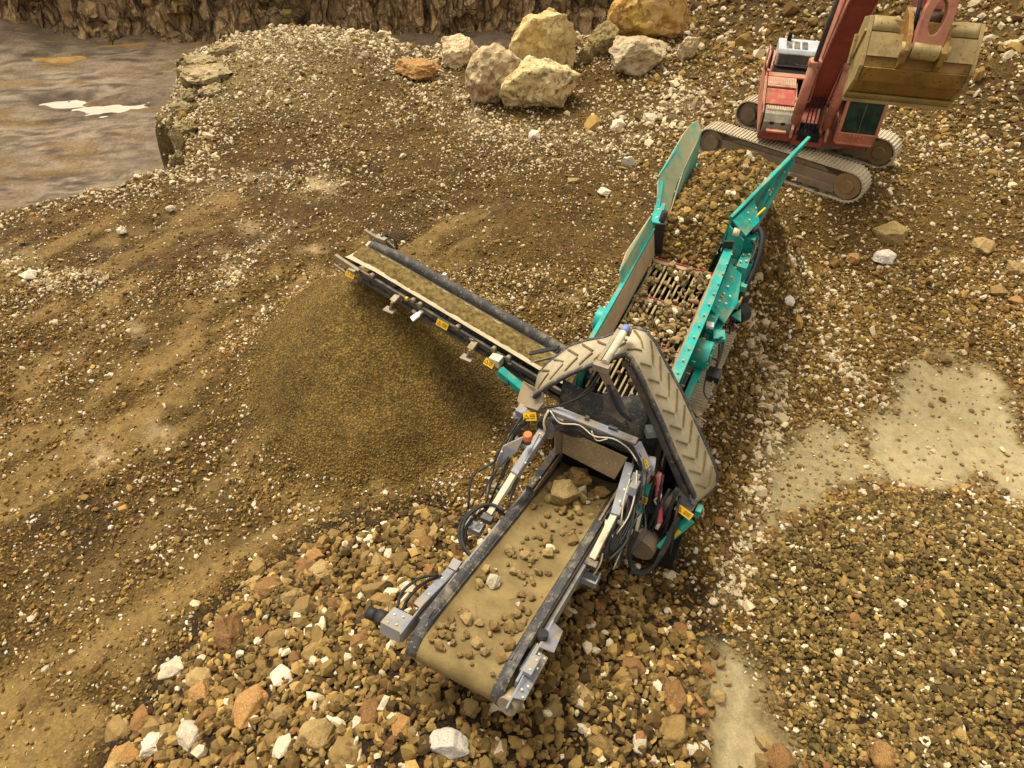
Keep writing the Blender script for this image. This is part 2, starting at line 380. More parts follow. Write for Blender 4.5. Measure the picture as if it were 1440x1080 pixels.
PALE = [(G([(1035, 470), (1095, 530), (1090, 620), (1062, 720), (1020, 850)]), .22), (G([(320, 410), (365, 350), (405, 315)]), .25), (G([(540, 70), (620, 130), (700, 190), (800, 200), (900, 190), (960, 165)]), .9), (G([(480, 70), (400, 60), (330, 90)]), .9),
        (G([(300, 260), (380, 250), (470, 260)]), .5), (G([(10, 360), (60, 390), (130, 400)]), .4), (G([(1160, 480), (1200, 540), (1230, 560)]), .15)]
SPOT = [(310, 365, .30), (445, 262, .4), (350, 318, .25), (120, 605, .2), (225, 612, .22), (165, 572, .2), (195, 470, .18), (800, 425, .18), (140, 640, .2), (440, 360, .3)]
SPOT = [(*PXY(a, b), r) for a, b, r in SPOT]
WET = [(-23.2, 35.2, 1.1, .45), (-20.2, 34.4, 1.5, .62)]
RUSTW = [(-26.3, 41.0, 1.6, .5), (-20, 44.0, 1.7, .5), (-14.2, 38.9, 1.6, .55), (-6, 42.3, 4.5, 1.3), (.5, 40.5, 4, 1.0), (-23.5, 43.4, 2.0, .5)]
def bump(x, y, l): 
    r = np.zeros(x.shape)
    for cx, cy, a, b in l: r = np.maximum(r, np.exp(-((x-cx)/a)**2-((y-cy)/b)**2))
    return r
PITZ = -5.0
def rim_sdf(x, y):
    j = fbm2(x*.9, y*.9, 4, 601, .6); return sdf(x+.42*fbm2(x*.25, y*.25, 3, 5)+1.0*j, y+.42*fbm2(x*.25+40, y*.25, 3, 9)+.5*fbm2(x*1.1, y*1.1, 3, 611), RIM)
MOUND_R = G([(1060, 760), (1130, 725), (1250, 690), (1340, 690), (1470, 715)])+[(14, 6.5), (16, -6), (3.2, -6), (2.9, 2.6), tuple(PXY(1110, 1060)), tuple(PXY(1080, 960)), tuple(PXY(1045, 880))]
EXC = (7.46, 17.05)
def streak(x, y):
    """ruts swept by the machines' tracks over the left of the yard: value and strength"""
    th = .70+.22*sstep(5, 13, y); wob = .25*fbm2(x*.25, y*.25, 3, 501); xx, yy = x+4.5, y-7
    al = xx*np.cos(th)+yy*np.sin(th); pe = -xx*np.sin(th)+yy*np.cos(th)+wob
    s = fbm2(pe*1.15, al*.13, 3, 511)+.5*fbm2(pe*4.5, al*.45, 4, 521)+.35*fbm2(x*1.3, y*1.3, 4, 531)
    am = sstep(-1.2, -3.4, x-.25*(y-6))*sstep(17.5, 14.5, y)*sstep(4.4, 5.0, np.hypot(x-PILE_O[0], y-PILE_O[1]))*sstep(2.6, 3.6, np.hypot((x-PILE_F[0]), y-PILE_F[1]))
    return s, am
def height(x, y, fine=True):
    x = np.asarray(x, float); y = np.asarray(y, float)
    wx = fbm2(x*.25, y*.25, 3, 5)*1.2; wy = fbm2(x*.25+40, y*.25, 3, 9)*1.2
    h = .22*fbm2(x*.16, y*.16, 3, 21)
    d = .85*x+.53*y
    hill = sstep(12.5, 16.5, d)*.75+np.maximum(0, d-21.0+wx)*.50
    hill = np.minimum(hill, 11+wx)*sstep(10., 20, y+.25*x)
    h = h*sstep(2, 8, np.hypot(x-EXC[0], y-EXC[1])+3)+hill
    # hummock on the left above the pit
    h = h+.8*np.exp(-((x+7.8)/3.2)**2-((y-25)/5.)**2)
    # level round the excavator
    r = np.hypot(x-EXC[0], y-EXC[1]); k = 1-sstep(1.9, 3.6, r); h = h*(1-k)+.9*k
    # ramp pile behind the hopper
    px, py = mw(.25, 11.0); r = np.hypot(x-px, y-py); ax, ay = math.sin(MA), math.cos(MA); lat = (x-px)*ay-(y-py)*ax; lon = (x-px)*ax+(y-py)*ay; r = np.hypot(lat*1.25, lon)*(1+.15*fbm2(x*.9, y*.9, 3, 37)); h = np.maximum(h, 2.55-1.25*np.maximum(r-.62, 0))
    # flat under the screening plant
    # fines cone
    r = np.hypot(x-PILE_F[0], y-PILE_F[1])*(1+.10*fbm2(x*.8, y*.8, 3, 33)); c = 2.26-.74*np.sqrt(r*r+.02)+.10*np.maximum(r-1.7, 0)**1.5; h = np.maximum(h, np.where(r < 4.6, c, -9)+0*h) if True else h
    # oversize heap
    r = np.hypot((x-PILE_O[0])*.98, y-PILE_O[1])*(1+.13*fbm2(x*.7, y*.7, 3, 44)); h = np.maximum(h, 1.72-.42*np.sqrt(r*r+.1))
    # right gravel mound
    m = sdf(x+.25*wx, y+.25*wy, MOUND_R); h = h+.55*sstep(.1, -1.3, m)+.12*sstep(0, -.6, m)*fbm2(x*.8, y*.8, 3, 51)
    # mud flats lie low and level
    for q in MUD:
        k = sstep(.35, -.25, sdf(x+.3*wx, y+.3*wy, q)); h = h*(1-k)+k*-.06
    if fine:
        rough = .05*fbm2(x*1.4, y*1.4, 4, 61)+.022*fbm2(x*6, y*6, 3, 71)
        ruts = sum(np.exp(-(polyd(x+.15*wx, y+.15*wy, p)/w)**2) for p, w in TRK)
        h = h+rough*(1-.75*np.clip(ruts, 0, 1))-.07*np.clip(ruts, 0, 1)
        st, am = streak(x, y); h = h+am*.10*st
        fur = np.sin((y*.95-x*.25+wx*1.4)*5.5)*.05*sstep(0, 2, x+6)*sstep(9, 11, y)*sstep(19, 16, y)*sstep(4.5, 2, x)  # dozer windrows
        h = h+fur
    # pit
    s = rim_sdf(x, y)
    k = sstep(-.15, 1.6, s); pit = PITZ+.22*fbm2(x*.22, y*.4, 4, 81)*sstep(0, 5, s)+.10*fbm2(x*1.1, y*1.6, 4, 85)-.55*bump(x+1.1*fbm2(x*.9, y*1.4, 5, 91, .65), y+.9*fbm2(x*.7+9, y*1.3, 5, 95, .65), WET+RUSTW)
    pit = pit+1.4*sstep(41, 45, y+.7*wx)*sstep(-25, -33, x)
    h = h*(1-k)+pit*k
    wall = sstep(46.2, 47.4, y+.0*x); h = np.maximum(h, wall*15-6)
    return h
def grid_axis(lo, hi, d0, grow, far):
    a = list(np.arange(lo, hi, d0)); d = d0; x = a[-1]
    while x < far[1]: d = min(d*grow, 25); x += d; a.append(x)
    d = d0; x = lo; b = []
    while x > far[0]: d = min(d*grow, 25); x -= d; b.append(x)
    return np.array(b[::-1]+a)
gx = grid_axis(-11, 12.5, .075, 1.022, (-420, 420)); gy0 = list(np.arange(.8, 22, .075)); d = .075; y = gy0[-1]
while y < 50: d = min(d*1.02, .17); y += d; gy0.append(y)
while y < 600: d *= 1.15; y += d; gy0.append(y)
y = .8; d = .1; b = []
while y > -300: d = min(d*1.3, 25); y -= d; b.append(y)
gy = np.array(b[::-1]+gy0)
GX, GY = np.meshgrid(gx, gy); GZ = height(GX, GY)
def zones(x, y):
    """colour and mud mask of the ground at x, y"""
    wx = fbm2(x*.5, y*.5, 4, 101); w2 = fbm2(x*2.2, y*2.2, 4, 111); wj = .5*fbm2(x*1.1, y*1.1, 4, 107)
    sh = x.shape
    col = np.empty(sh+(3,)); col[...] = (.108, .061, .013)
    def lay(k, c): 
        k = np.clip(k, 0, 1)[..., None]; col[...] = col*(1-k)+np.array(c)*k
    lay(sstep(-.15, .5, wx)*.75, (.090, .050, .011))
    lay(sstep(-2, -9, x)*sstep(8, 13, y)*sstep(-.35, .25, w2+wx*.6)*.85, (.090, .042, .012))                    # rusty left side
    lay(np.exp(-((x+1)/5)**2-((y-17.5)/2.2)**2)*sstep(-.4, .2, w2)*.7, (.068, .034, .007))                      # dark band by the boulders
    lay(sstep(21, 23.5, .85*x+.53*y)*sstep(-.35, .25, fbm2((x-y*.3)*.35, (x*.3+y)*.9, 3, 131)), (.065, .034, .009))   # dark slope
    lay(sstep(-4, -7, x)*sstep(20, 22, y)*.6, (.22, .155, .06))
    lay(np.exp(-((x-PILE_F[0]-.4)/2.2)**2-((y-PILE_F[1]+.8)/2.0)**2)*1.1, (.175, .110, .026))                      # fines
    mud = np.zeros(sh)
    for p, w in TRK:
        k = np.exp(-((polyd(x+wj*1.5, y+wj*1.3, p))/w)**2)*sstep(-.30, .30, w2+.8*wx+.12); mud = np.maximum(mud, k*.55)
    mrz = sdf(x+.25*fbm2(x*.25, y*.25, 3, 5)*1.2, y+.25*fbm2(x*.25+40, y*.25, 3, 9)*1.2, MOUND_R); lay(sstep(.1, -.25, mrz), (.028, .016, .004))  # soil painted near black under the mound, as shade between its stones
    lay(sstep(4.6, 4.1, np.hypot(x-PILE_O[0], y-PILE_O[1])*(1+.13*fbm2(x*.7, y*.7, 3, 44))-.5*w2), (.034, .019, .005))  # same under the oversize heap: crevice shade put into the ground colour
    mud = mud*sstep(4.2, 4.7, np.hypot(x-PILE_O[0], y-PILE_O[1])); lay(mud, (.27, .18, .062))
    mm = np.zeros(sh)
    for i, q in enumerate(MUD):
        k = sstep(.42, -.22, sdf(x+.9*wj, y+.9*wj, q)+(.45*w2+.3*wx if i < 2 else .18*w2-.08)); mm = np.maximum(mm, k*(1, .78, .95)[i])
    lay(mm, (.31, .245, .125)); lay(mm*sstep(.05, .4, w2+.6*wx)*.4, (.22, .15, .052))
    mud = np.maximum(mud, mm)
    for p, w in PALE: lay(np.exp(-(polyd(x+wj*.5, y+wj*.5, p)/w)**2)*sstep(-.3, .4, w2)*.5, (.30, .22, .11))
    st, am = streak(x, y); lay(am*sstep(.05, .55, st+.5*w2)*.55, (.215, .138, .044)); lay(am*sstep(.0, -.40, st)*.55, (.060, .031, .009)); mud = np.maximum(mud, am*sstep(.05, .6, st+.5*w2)*.42)
    for cx, cy, r in SPOT:
        q = np.exp(-(((x-cx)*.8+(y-cy)*.5)/r)**2-(((y-cy)*.85-(x-cx)*.5)/(r*1.7))**2)*sstep(-.25, .25, w2+.05); lay(q*.55, (.42, .31, .165)); mud = np.maximum(mud, q*.6)
    wxp = fbm2(x*.25, y*.25, 3, 5)*1.2; wyp = fbm2(x*.25+40, y*.25, 3, 9)*1.2
    s = rim_sdf(x, y); k = sstep(.3, 1.2, s)
    f1 = fbm2(x*.28, y*.6, 5, 141); f2 = fbm2(x*.7, y*1.9, 5, 151, .65)
    pc = np.empty(sh+(3,)); pc[...] = (.155, .110, .070); a = sstep(-.1, .35, f1)[..., None]; pc = pc*(1-a)+np.array((.24, .18, .12))*a
    a = sstep(.12, .4, f2)[..., None]*.8; pc = pc*(1-a)+np.array((.045, .029, .017))*a; a = sstep(.1, .45, -f2)[..., None]*.5; pc = pc*(1-a)+np.array((.25, .195, .14))*a
    f3 = fbm2(x*1.5, y*3.6, 4, 161); a = sstep(.05, .4, f3+.5*f1)[..., None]*.7; pc = pc*(1-a)+np.array((.050, .033, .020))*a; a = sstep(.15, .5, f3-.6*f1)[..., None]*.6; pc = pc*(1-a)+np.array((.29, .225, .155))*a
    a = np.clip(bump(x+.6*fbm2(x*.9, y*1.4, 3, 91), y+.5*fbm2(x*.7+9, y*1.3, 3, 95), [(a_, b_, c_*1.7, d_*1.8) for a_, b_, c_, d_ in WET]), 0, 1)[..., None]*.75; pc = pc*(1-a)+np.array((.055, .037, .023))*a
    a = sstep(.1, .4, fbm2(x*.35, y*.8, 4, 171))[..., None]*.6; pc = pc*(1-a)+np.array((.17, .095, .028))*a
    a = sstep(40, 46, y)[..., None]*.5; pc = pc*(1-a)+np.array((.18, .125, .08))*a
    k3 = k[..., None]; col = col*(1-k3)+pc*k3; mud = mud*(1-k)+k*(.55+.25*np.clip(f1, -.5, .5)); lay_k = np.exp(-((s-.1)/.28)**2)*sstep(-14, -9, -x*0-13)*.0
    return col, np.clip(mud, 0, 1)
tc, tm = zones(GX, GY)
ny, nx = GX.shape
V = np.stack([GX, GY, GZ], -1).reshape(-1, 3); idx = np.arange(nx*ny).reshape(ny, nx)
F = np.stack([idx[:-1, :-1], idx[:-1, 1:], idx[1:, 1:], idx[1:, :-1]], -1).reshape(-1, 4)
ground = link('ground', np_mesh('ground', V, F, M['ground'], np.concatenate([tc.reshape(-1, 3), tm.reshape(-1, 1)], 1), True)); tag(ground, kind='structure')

def at(px, py, lift=0.):
    """point on the terrain seen at a place of the photograph (used once, to measure where a stone lies)"""
    d = ray(px, py); t = 3.0
    ts = np.linspace(4, 60, 1400); pts = np.array([0, 0, CAMH])+ts[:, None]*d
    z = height(pts[:, 0], pts[:, 1], False); k = np.argmax(pts[:, 2] < z+lift)
    return pts[k]

# puddles: flat water sheets that fill the dips of the pit floor
def puddle(cx, cy, a, b, z, mat):
    n = 40; vs = [(0, 0, z)]+[(cx*0+a*math.cos(2*math.pi*i/n), b*math.sin(2*math.pi*i/n), z) for i in range(n)]
    me = bpy.data.meshes.new('puddle'); me.from_pydata([(p[0], p[1], 0) for p in vs], [], [(0, i+1, (i+1) % n+1) for i in range(n)]); me.materials.append(mat)
    o = link('puddle', me); o.location = (cx, cy, z); tag(o, kind='structure')
def pud(l, mat, off):
    for cx, cy, a, b in l:
        gx_, gy_ = np.meshgrid(np.linspace(cx-1.6*a, cx+1.6*a, 30), np.linspace(cy-1.6*b, cy+1.6*b, 30)); hh = height(gx_, gy_)
        puddle(cx, cy, 1.7*a, 1.9*b, float(np.percentile(hh, off)), mat)
pud(WET, M['water'], 36); pud(RUSTW, M['rustwater'], 26)

# far rock face
def rock_face():
    u = np.arange(-75, 60, .16); v = np.linspace(0, 1, 46); U, W = np.meshgrid(u, v); Z = PITZ-.8+W*16
    yb = 46.0+1.6*fbm2(U*.06, U*0, 3, 201)-2.5*np.exp(-((U-6)/7)**2)*0
    jt = np.floor(U*.55+.8*fbm2(U*.7, Z*.25, 3, 205)); cell = _h(jt, np.floor(Z*.35+_h(jt, jt*0, jt*0, 3)*3), jt*0, 7)
    jt2 = np.floor(U*1.7+.6*fbm2(U*1.3, Z*.4, 3, 207)); cell2 = _h(jt2, np.floor(Z*.9+_h(jt2, jt2*0, jt2*0, 5)*3), jt2*0, 9)
    Y = yb-1.3*cell-.6*cell2-.35*fbm2(U*1.5, Z*1.1, 4, 211)+W*3.0
    tal = np.exp(-(Z-PITZ+.8)/1.1); Y = Y-1.6*tal*(1+.4*fbm2(U*.5, Z*0, 3, 221))
    X = U+.25*fbm2(U*1.1, Z*1.3, 3, 231)
    V = np.stack([X, Y, Z], -1).reshape(-1, 3); ny, nx = U.shape; i = np.arange(nx*ny).reshape(ny, nx)
    F = np.stack([i[:-1, :-1], i[:-1, 1:], i[1:, 1:], i[1:, :-1]], -1).reshape(-1, 4)
    tag(link('rock_face', np_mesh('rock_face', V, F, M['cliff'])), kind='structure')
rock_face()

# ------------------------------------------------------------------ stones
def ico(n):
    bm = bmesh.new(); bmesh.ops.create_icosphere(bm, subdivisions=n, radius=1); v = np.array([x.co[:] for x in bm.verts]); f = np.array([[q.index for q in p.verts] for p in bm.faces]); bm.free(); return v, f
ICO = {k: ico(k) for k in (1, 2, 3, 4, 5)}
def rock_shape(lvl, seed, planes=16, soft=.0, rough=.0, dims=(1, 1, 1), flat=.62):
    r_ = np.random.default_rng(seed); v, f = ICO[lvl]
    n = r_.normal(size=(planes, 3)); n /= np.linalg.norm(n, axis=1)[:, None]; hh = r_.uniform(flat-.06, .9, planes)
    dt = v @ n.T; rad = np.where(dt > .02, hh[None, :]/np.maximum(dt, .02), 9).min(1); rad = np.minimum(rad, 1.3)
    p = v*rad[:, None]
    if rough: p = p*(1+rough*fbm3(p*1.7+seed % 97, 4, seed % 50)[:, None])+0.35*rough*fbm3(p*6+5, 3, seed % 31)[:, None]*v
    p = p*np.array(dims); return p
def hull_rock(seed, npts, dims):
    r_ = np.random.default_rng(seed); v = r_.normal(size=(npts, 3)); v /= np.linalg.norm(v, axis=1)[:, None]
    for _ in range(12):                                  # spread the corner points
        d = v[:, None]-v[None]; q = (d**2).sum(-1)+np.eye(npts)*9; v = v+.06*(d/q[..., None]**1.5).sum(1); v /= np.linalg.norm(v, axis=1)[:, None]
    v = v*r_.uniform(.78, 1.18, (npts, 1)); v = v*np.array(dims)
    bm = bmesh.new(); vs = [bm.verts.new(p) for p in v]; g = bmesh.ops.convex_hull(bm, input=vs)
    bmesh.ops.delete(bm, geom=[e for e in g['geom_interior'] if isinstance(e, bmesh.types.BMVert)], context='VERTS'); bmesh.ops.triangulate(bm, faces=bm.faces); bm.verts.index_update()
    out = (np.array([p.co[:] for p in bm.verts]), np.array([[q.index for q in f.verts] for f in bm.faces])); bm.free(); return out
DM = [(1, .8, .6), (1, .7, .65), (1, .9, .5), (1.2, .62, .45), (.9, .9, .75), (1, .75, .65), (1.25, .6, .5), (1, .85, .7), (1.1, .7, .4), (1, .8, .75), (1.3, .55, .45), (1, .95, .55)]
TL = {1: [hull_rock(100+i, 8+i % 3, d) for i, d in enumerate(DM)], 2: [hull_rock(300+i, 10+i % 5, DM[i % 12]) for i in range(24)]}
def rot_mats(n, tilt=.7):
    a = rng.uniform(0, 2*np.pi, n); b = rng.normal(0, tilt, n); c = rng.normal(0, tilt, n)
    ca, sa, cb, sb, cc, s_ = np.cos(a), np.sin(a), np.cos(b), np.sin(b), np.cos(c), np.sin(c); Z = np.zeros(n); O = np.ones(n)
    A = np.stack([ca, -sa, Z, sa, ca, Z, Z, Z, O], -1).reshape(n, 3, 3); B = np.stack([O, Z, Z, Z, cb, -sb, Z, sb, cb], -1).reshape(n, 3, 3); C_ = np.stack([cc, Z, s_, Z, O, Z, -s_, Z, cc], -1).reshape(n, 3, 3)
    return A @ B @ C_
def bake(name, pos, rad, col, lvl, mat, tilt=.7, parent=None):
    Vs = []; Fs = []; Cs = []; base = 0; T = TL[lvl]; pick = rng.integers(0, len(T), len(pos))
    for k, (t, f) in enumerate(T):
        s = np.where(pick == k)[0]
        if not len(s): continue
        Rm = rot_mats(len(s), tilt); v = np.einsum('nij,vj->nvi', Rm, t)*rad[s][:, None, None]+pos[s][:, None, :]
        Vs.append(v.reshape(-1, 3)); Fs.append((f[None]+(np.arange(len(s))*len(t))[:, None, None]+base).reshape(-1, 3)); Cs.append(np.repeat(col[s], len(t), 0)); base += len(s)*len(t)
    return (np.concatenate(Vs), np.concatenate(Fs), np.concatenate(Cs))
def merge(name, parts, mat):
    V = []; F = []; C = []; b = 0
    for v, f, c in parts: V.append(v); F.append(f+b); C.append(c); b += len(v)
    return link(name, np_mesh(name, np.concatenate(V), np.concatenate(F), mat, np.concatenate(C)))
def palette(n, pale=.05, rust=.05, base=((.100, .056, .012), (.36, .228, .062))):
    t = rng.random(n)[:, None]**1.2; c = np.array(base[0])*(1-t)+np.array(base[1])*t; c = c*rng.uniform(.42, 1.4, n)[:, None]
    k = rng.random(n); c[k < pale] = np.array((.66, .55, .36))*rng.uniform(.75, 1.2, (k < pale).sum())[:, None]
    q = (k > 1-rust); c[q] = np.array((.26, .13, .042))*rng.uniform(.6, 1.1, q.sum())[:, None]; return c
def footprint(x, y):
    """where the machines stand: no gravel there"""
    dx = x-MO[0]; dy = y-MO[1]; lx = dx*math.cos(MA)-dy*math.sin(MA); ly = dx*math.sin(MA)+dy*math.cos(MA)
    return (lx > -.4) & (lx < .75) & (ly > 4.2) & (ly < 9.5)
def scatter():
    N = 420000
    Y = rng.uniform(1.2, 33, N)*1.; u = rng.uniform(-1, 1, N); 
    hw = 3.2+.86*Y; keepw = rng.random(N) < (hw/ (3.2+.86*33)); X = u*hw
    # area-uniform sample, then thin by distance
    kd = rng.random(N) < np.clip(1.35-Y/46, .2, 1); k = keepw & kd; X = X[k]; Y = Y[k]
    # more points close by
    n2 = 190000; Y2 = .6+rng.random(n2)**.85*12.6; X2 = rng.uniform(-1, 1, n2)*(5+.86*13.2); k = np.abs(X2) < 5+.86*Y2
    X = np.concatenate([X, X2[k]]); Y = np.concatenate([Y, Y2[k]])
    n3 = 34000; X3 = rng.uniform(2.8, 12, n3); Y3 = rng.uniform(.4, 7.3, n3); wq = fbm2(X3*.25, Y3*.25, 3, 5)*1.2; k = sdf(X3+.25*wq, Y3, MOUND_R) < .05; X = np.concatenate([X, X3[k]]); Y = np.concatenate([Y, Y3[k]])
    k = ~footprint(X, Y); X = X[k]; Y = Y[k]; n = len(X)
    wxp = fbm2(X*.25, Y*.25, 3, 5)*1.2; wyp = fbm2(X*.25+40, Y*.25, 3, 9)*1.2; s = rim_sdf(X, Y)
    col, mud = zones(X, Y)
    mr = sdf(X+.25*wxp, Y+.25*wyp, MOUND_R); fr = np.hypot(X-PILE_F[0]-.3, Y-PILE_F[1]+.6)/1.0; orr = np.hypot(X-PILE_O[0], Y-PILE_O[1])*(1+.13*fbm2(X*.7, Y*.7, 3, 44))
    cl = fbm2(X*.55, Y*.55, 4, 301); cl2 = fbm2(X*1.8, Y*1.8, 3, 311)
    size = np.exp(rng.normal(np.log(.031), .42, n))                                   # general
    dens = np.clip(.66+.9*cl+.5*cl2, .06, 1)
    right = sstep(2, 5, X); size = size*(1+.45*right); dens = np.clip(dens+.35*right, 0, 1)
    far = sstep(14, 26, Y); size = size*(1+.75*far); dens = np.clip(dens+.25*far, 0, 1)
    left = sstep(-2.5, -5, X)*(1-far); dens = dens*(1-.12*left); 
    hill = sstep(19, 22, .85*X+.53*Y); size = size*(1+.35*hill); dens = np.clip(dens+.3*hill*cl, .1, 1)
    rim = np.exp(-((s+.5)/.55)**2); size = size*(1+.6*rim); dens = np.clip(dens+.5*rim, 0, 1)
    fz = sstep(3.3, 1.7, fr); size = size*(1-fz)+fz*np.exp(rng.normal(np.log(.011), .35, n)); dens = dens*(1-fz)+.9*fz
    mz = mr < -.02; size = np.where(mz, np.clip(np.exp(rng.normal(np.log(.041), .32, n)), .02, .095), size); dens = np.where(mz, 1., dens)
    oz = orr < 4.05+.5*cl2; size = np.where(oz, np.clip(np.exp(rng.normal(np.log(.064), .33, n)), .025, .13), size); dens = np.where(oz, .95, dens)
    pz = np.zeros(n)
    for p, w in PALE: pz = np.maximum(pz, np.exp(-(polyd(X, Y, p)/(w*1.15))**2))
    size = size*(1+.25*pz); dens = np.clip(dens+.4*pz, 0, 1)
    st, am = streak(X, Y); dens = dens*(1-am*.4*sstep(-.25, .3, st)); dens = np.where(oz | mz, dens, dens*np.clip(1-1.15*mud, .015, 1)); dens = np.where(mz | oz, dens*np.clip(1.25-1.2*mud, .03, 1), dens); onm = mud > .5; dens = np.where(onm & ~(mz | oz), np.maximum(dens, .05), dens); size = np.where(onm & ~(mz | oz), size*.75, size)
    # stones too small to see far away are dropped
    m3 = sdf(X, Y, MUD[2]); dens = dens*np.clip(.06+1.3*sstep(-.12, .12, m3+.25*cl2), 0, 1)
    depth = (Y+CAMH)*S2; keep = (rng.random(n) < dens) & (s < .35) & (size/depth*FPX > .75)
    # thin so that big stones do not all interpenetrate
    keep &= rng.random(n) < np.clip((.034/size)**1.55*(1.5 if False else 1.25), .13, 1)
    X, Y, size, col, pz, mz, oz, far, rim, hill, left, mud, fz, cl = [q[keep] for q in (X, Y, size, col, pz, mz, oz, far, rim, hill, left, mud, fz, cl)]; n = len(X)
    c = palette(n, .085, .05); soil = col*1.35
    c = c*.80+soil*.30; k = rng.random(n)
    pp = np.clip(.04+.55*pz+.55*far*(X < 6)*np.clip(.5+1.5*cl, .1, 1)+.45*rim+.05*right[keep]*0+.10*np.clip(cl, 0, 1)+.12*hill+.10*sstep(11, 16, Y[:])*1, 0, .8)*(1-.8*fz); q = k < pp
    c[q] = (np.array((.66, .53, .32))*(1-rng.random((q.sum(), 1))*.3)*rng.uniform(.75, 1.15, (q.sum(), 1)))
    q = (k > .975) & (size < .08); c[q] = np.array((.68, .62, .52))*rng.uniform(.8, 1.05, (q.sum(), 1))
    q = mz; c[q] = palette(q.sum(), .04, .02, ((.085, .052, .012), (.30, .200, .060))); q = oz; c[q] = palette(q.sum(), .05, .04, ((.105, .060, .014), (.345, .225, .066)))
    q = fz > .5; c[q] = np.array((.205, .130, .033))*rng.uniform(.75, 1.25, (q.sum(), 1))
    Z = height(X, Y)+size*np.where(mz | oz, rng.uniform(-.1, .75, n), rng.uniform(-.05, .45, n)); pos = np.stack([X, Y, Z], -1)
    big = (size/((Y+CAMH)*S2) > .0042)
    return pos, size, c, big
pos, rad, colr, big = scatter()
gravel = merge('gravel', [bake('g', pos[~big], rad[~big], colr[~big], 1, None), bake('g', pos[big], rad[big], colr[big], 2, None)], M['gravel'])
tag(gravel, 'loose brown gravel and stone chips spread over the whole quarry floor', 'gravel', kind='stuff')
print('gravel', len(pos), big.sum())

# individual stones and boulders
def broken_rock(seed, lvl, dims, rough):
    """angular block: chamfered hull of a few corner points, its faces roughened"""
    r_ = random.Random(seed); v, f = hull_rock(seed, r_.choice([9, 10, 11, 12, 14]) if lvl < 5 else r_.choice([11, 13, 15]), (1, 1, 1))
    bm = bmesh.new(); vs = [bm.verts.new(p) for p in v]; bm.verts.ensure_lookup_table()
    for q in f: bm.faces.new([vs[i] for i in q])
    bmesh.ops.dissolve_limit(bm, angle_limit=R(16), verts=bm.verts, edges=bm.edges)
    bmesh.ops.bevel(bm, geom=list(bm.edges), offset=.045 if lvl < 5 else .03, segments=1, affect='EDGES', clamp_overlap=True)
    bmesh.ops.triangulate(bm, faces=bm.faces)
    for _ in range({2: 0, 3: 2, 4: 3, 5: 4}[lvl]):
        lim = {2: .5, 3: .3, 4: .16, 5: .085}[lvl]; es = [e for e in bm.edges if e.calc_length() > lim]
        if not es: break
        bmesh.ops.subdivide_edges(bm, edges=es, cuts=1); bmesh.ops.triangulate(bm, faces=bm.faces)
    bm.normal_update(); bm.verts.index_update(); P_ = np.array([q.co[:] for q in bm.verts]); N_ = np.array([q.normal[:] for q in bm.verts]); F_ = np.array([[q.index for q in x.verts] for x in bm.faces]); bm.free()
    big = fbm3(P_*1.6+seed % 97, 3, seed % 50); fine = fbm3(P_*5+7+seed % 13, 4, seed % 31); ridge = np.abs(fbm3(P_*2.6+3, 3, seed % 23))
    P_ = P_+N_*(rough*((.75*big+.40*fine-.55*ridge) if lvl < 5 else (.9*big+.7*fine-1.1*ridge)))[:, None]
    return P_*np.array(dims), F_
ROCKC = {}
def stone(name, loc, r, mat, label, group=None, cat='stone', lvl=3, seed=None, dims=(1, .8, .65), rz=None, rx=0., planes=10, rough=.05, sink=.35):
    seed = seed if seed is not None else random.randrange(10**6)
    key = (seed % 24, lvl, dims) if group else (seed, lvl, dims)
    if key not in ROCKC:
        p, fq = broken_rock(key[0]+900, lvl, dims, rough); ROCKC[key] = np_mesh(name, p, fq, M[mat])
    me = ROCKC[key]
    o = link(name, me); o.material_slots[0].link = 'OBJECT'; o.material_slots[0].material = M[mat]
    o.scale = (r, r, r); o.rotation_euler = (rx, 0, rz if rz is not None else random.uniform(0, 6.28)); o.location = (loc[0], loc[1], loc[2]+r*dims[2]*(1-2*sink)*.8)
    return tag(o, label, cat, group)
def ppm(px, py): p = at(px, py); return p, (p[1]*S2+(CAMH-p[2])*S2)/FPX       # point and metres per photo pixel
BOULD = [ # px,py of foot centre, width px, height ratio, material, label, seed, rz
 (762, 103, 96, (1, .72, 1.02), 'bd_yellow', 'tallest pale boulder with yellow lichen, rising behind the front boulders', 31, .5),
 (690, 136, 92, (1, .8, .86), 'bd_cream', 'cream boulder with reddish vertical face, left of the pitted front boulder', 12, 1.1),
 (758, 146, 100, (1, .8, .74), 'bd_pitted', 'angular olive grey boulder with dark pits, foremost of the boulder group', 47, .2),
 (648, 90, 56, (1, .8, .75), 'bd_pale', 'plain pale boulder standing behind the cream boulder with reddish face', 5, .8),
 (590, 108, 64, (1, .6, .42), 'st_orange', 'low orange brown wedge shaped boulder lying left of the boulder group', 77, -.35),
 (912, 48, 108, (1, .75, .86), 'bd_orange', 'orange yellow peaked boulder on top of the gravel ridge', 64, .1),
 (888, 94, 80, (1, .8, .55), 'bd_pale', 'flat pale slab half covered in gravel below the orange peaked boulder', 91, .4),
 (850, 76, 48, (.7, .8, 1.), 'bd_moss', 'narrow moss yellow boulder leaning beside the flat pale slab', 23, .9),
 (824, 86, 30, (.8, .8, .9), 'bd_moss', 'small mossy boulder tucked behind the tallest pale boulder', 29, .0),
 (966, 82, 40, (1, .5, .8), 'bd_pale', 'pinkish grey slab stuck in the scree near the excavator', 52, .7)]
for px, py, w, dm, mt, lb, sd, rz in BOULD:
    p, m = ppm(px, py); r = w*m*.60
    o = stone('boulder', p, r, mt, lb, cat='boulder', lvl=5, seed=sd, dims=dm, rz=rz, planes=11, rough=.07, sink=.12)
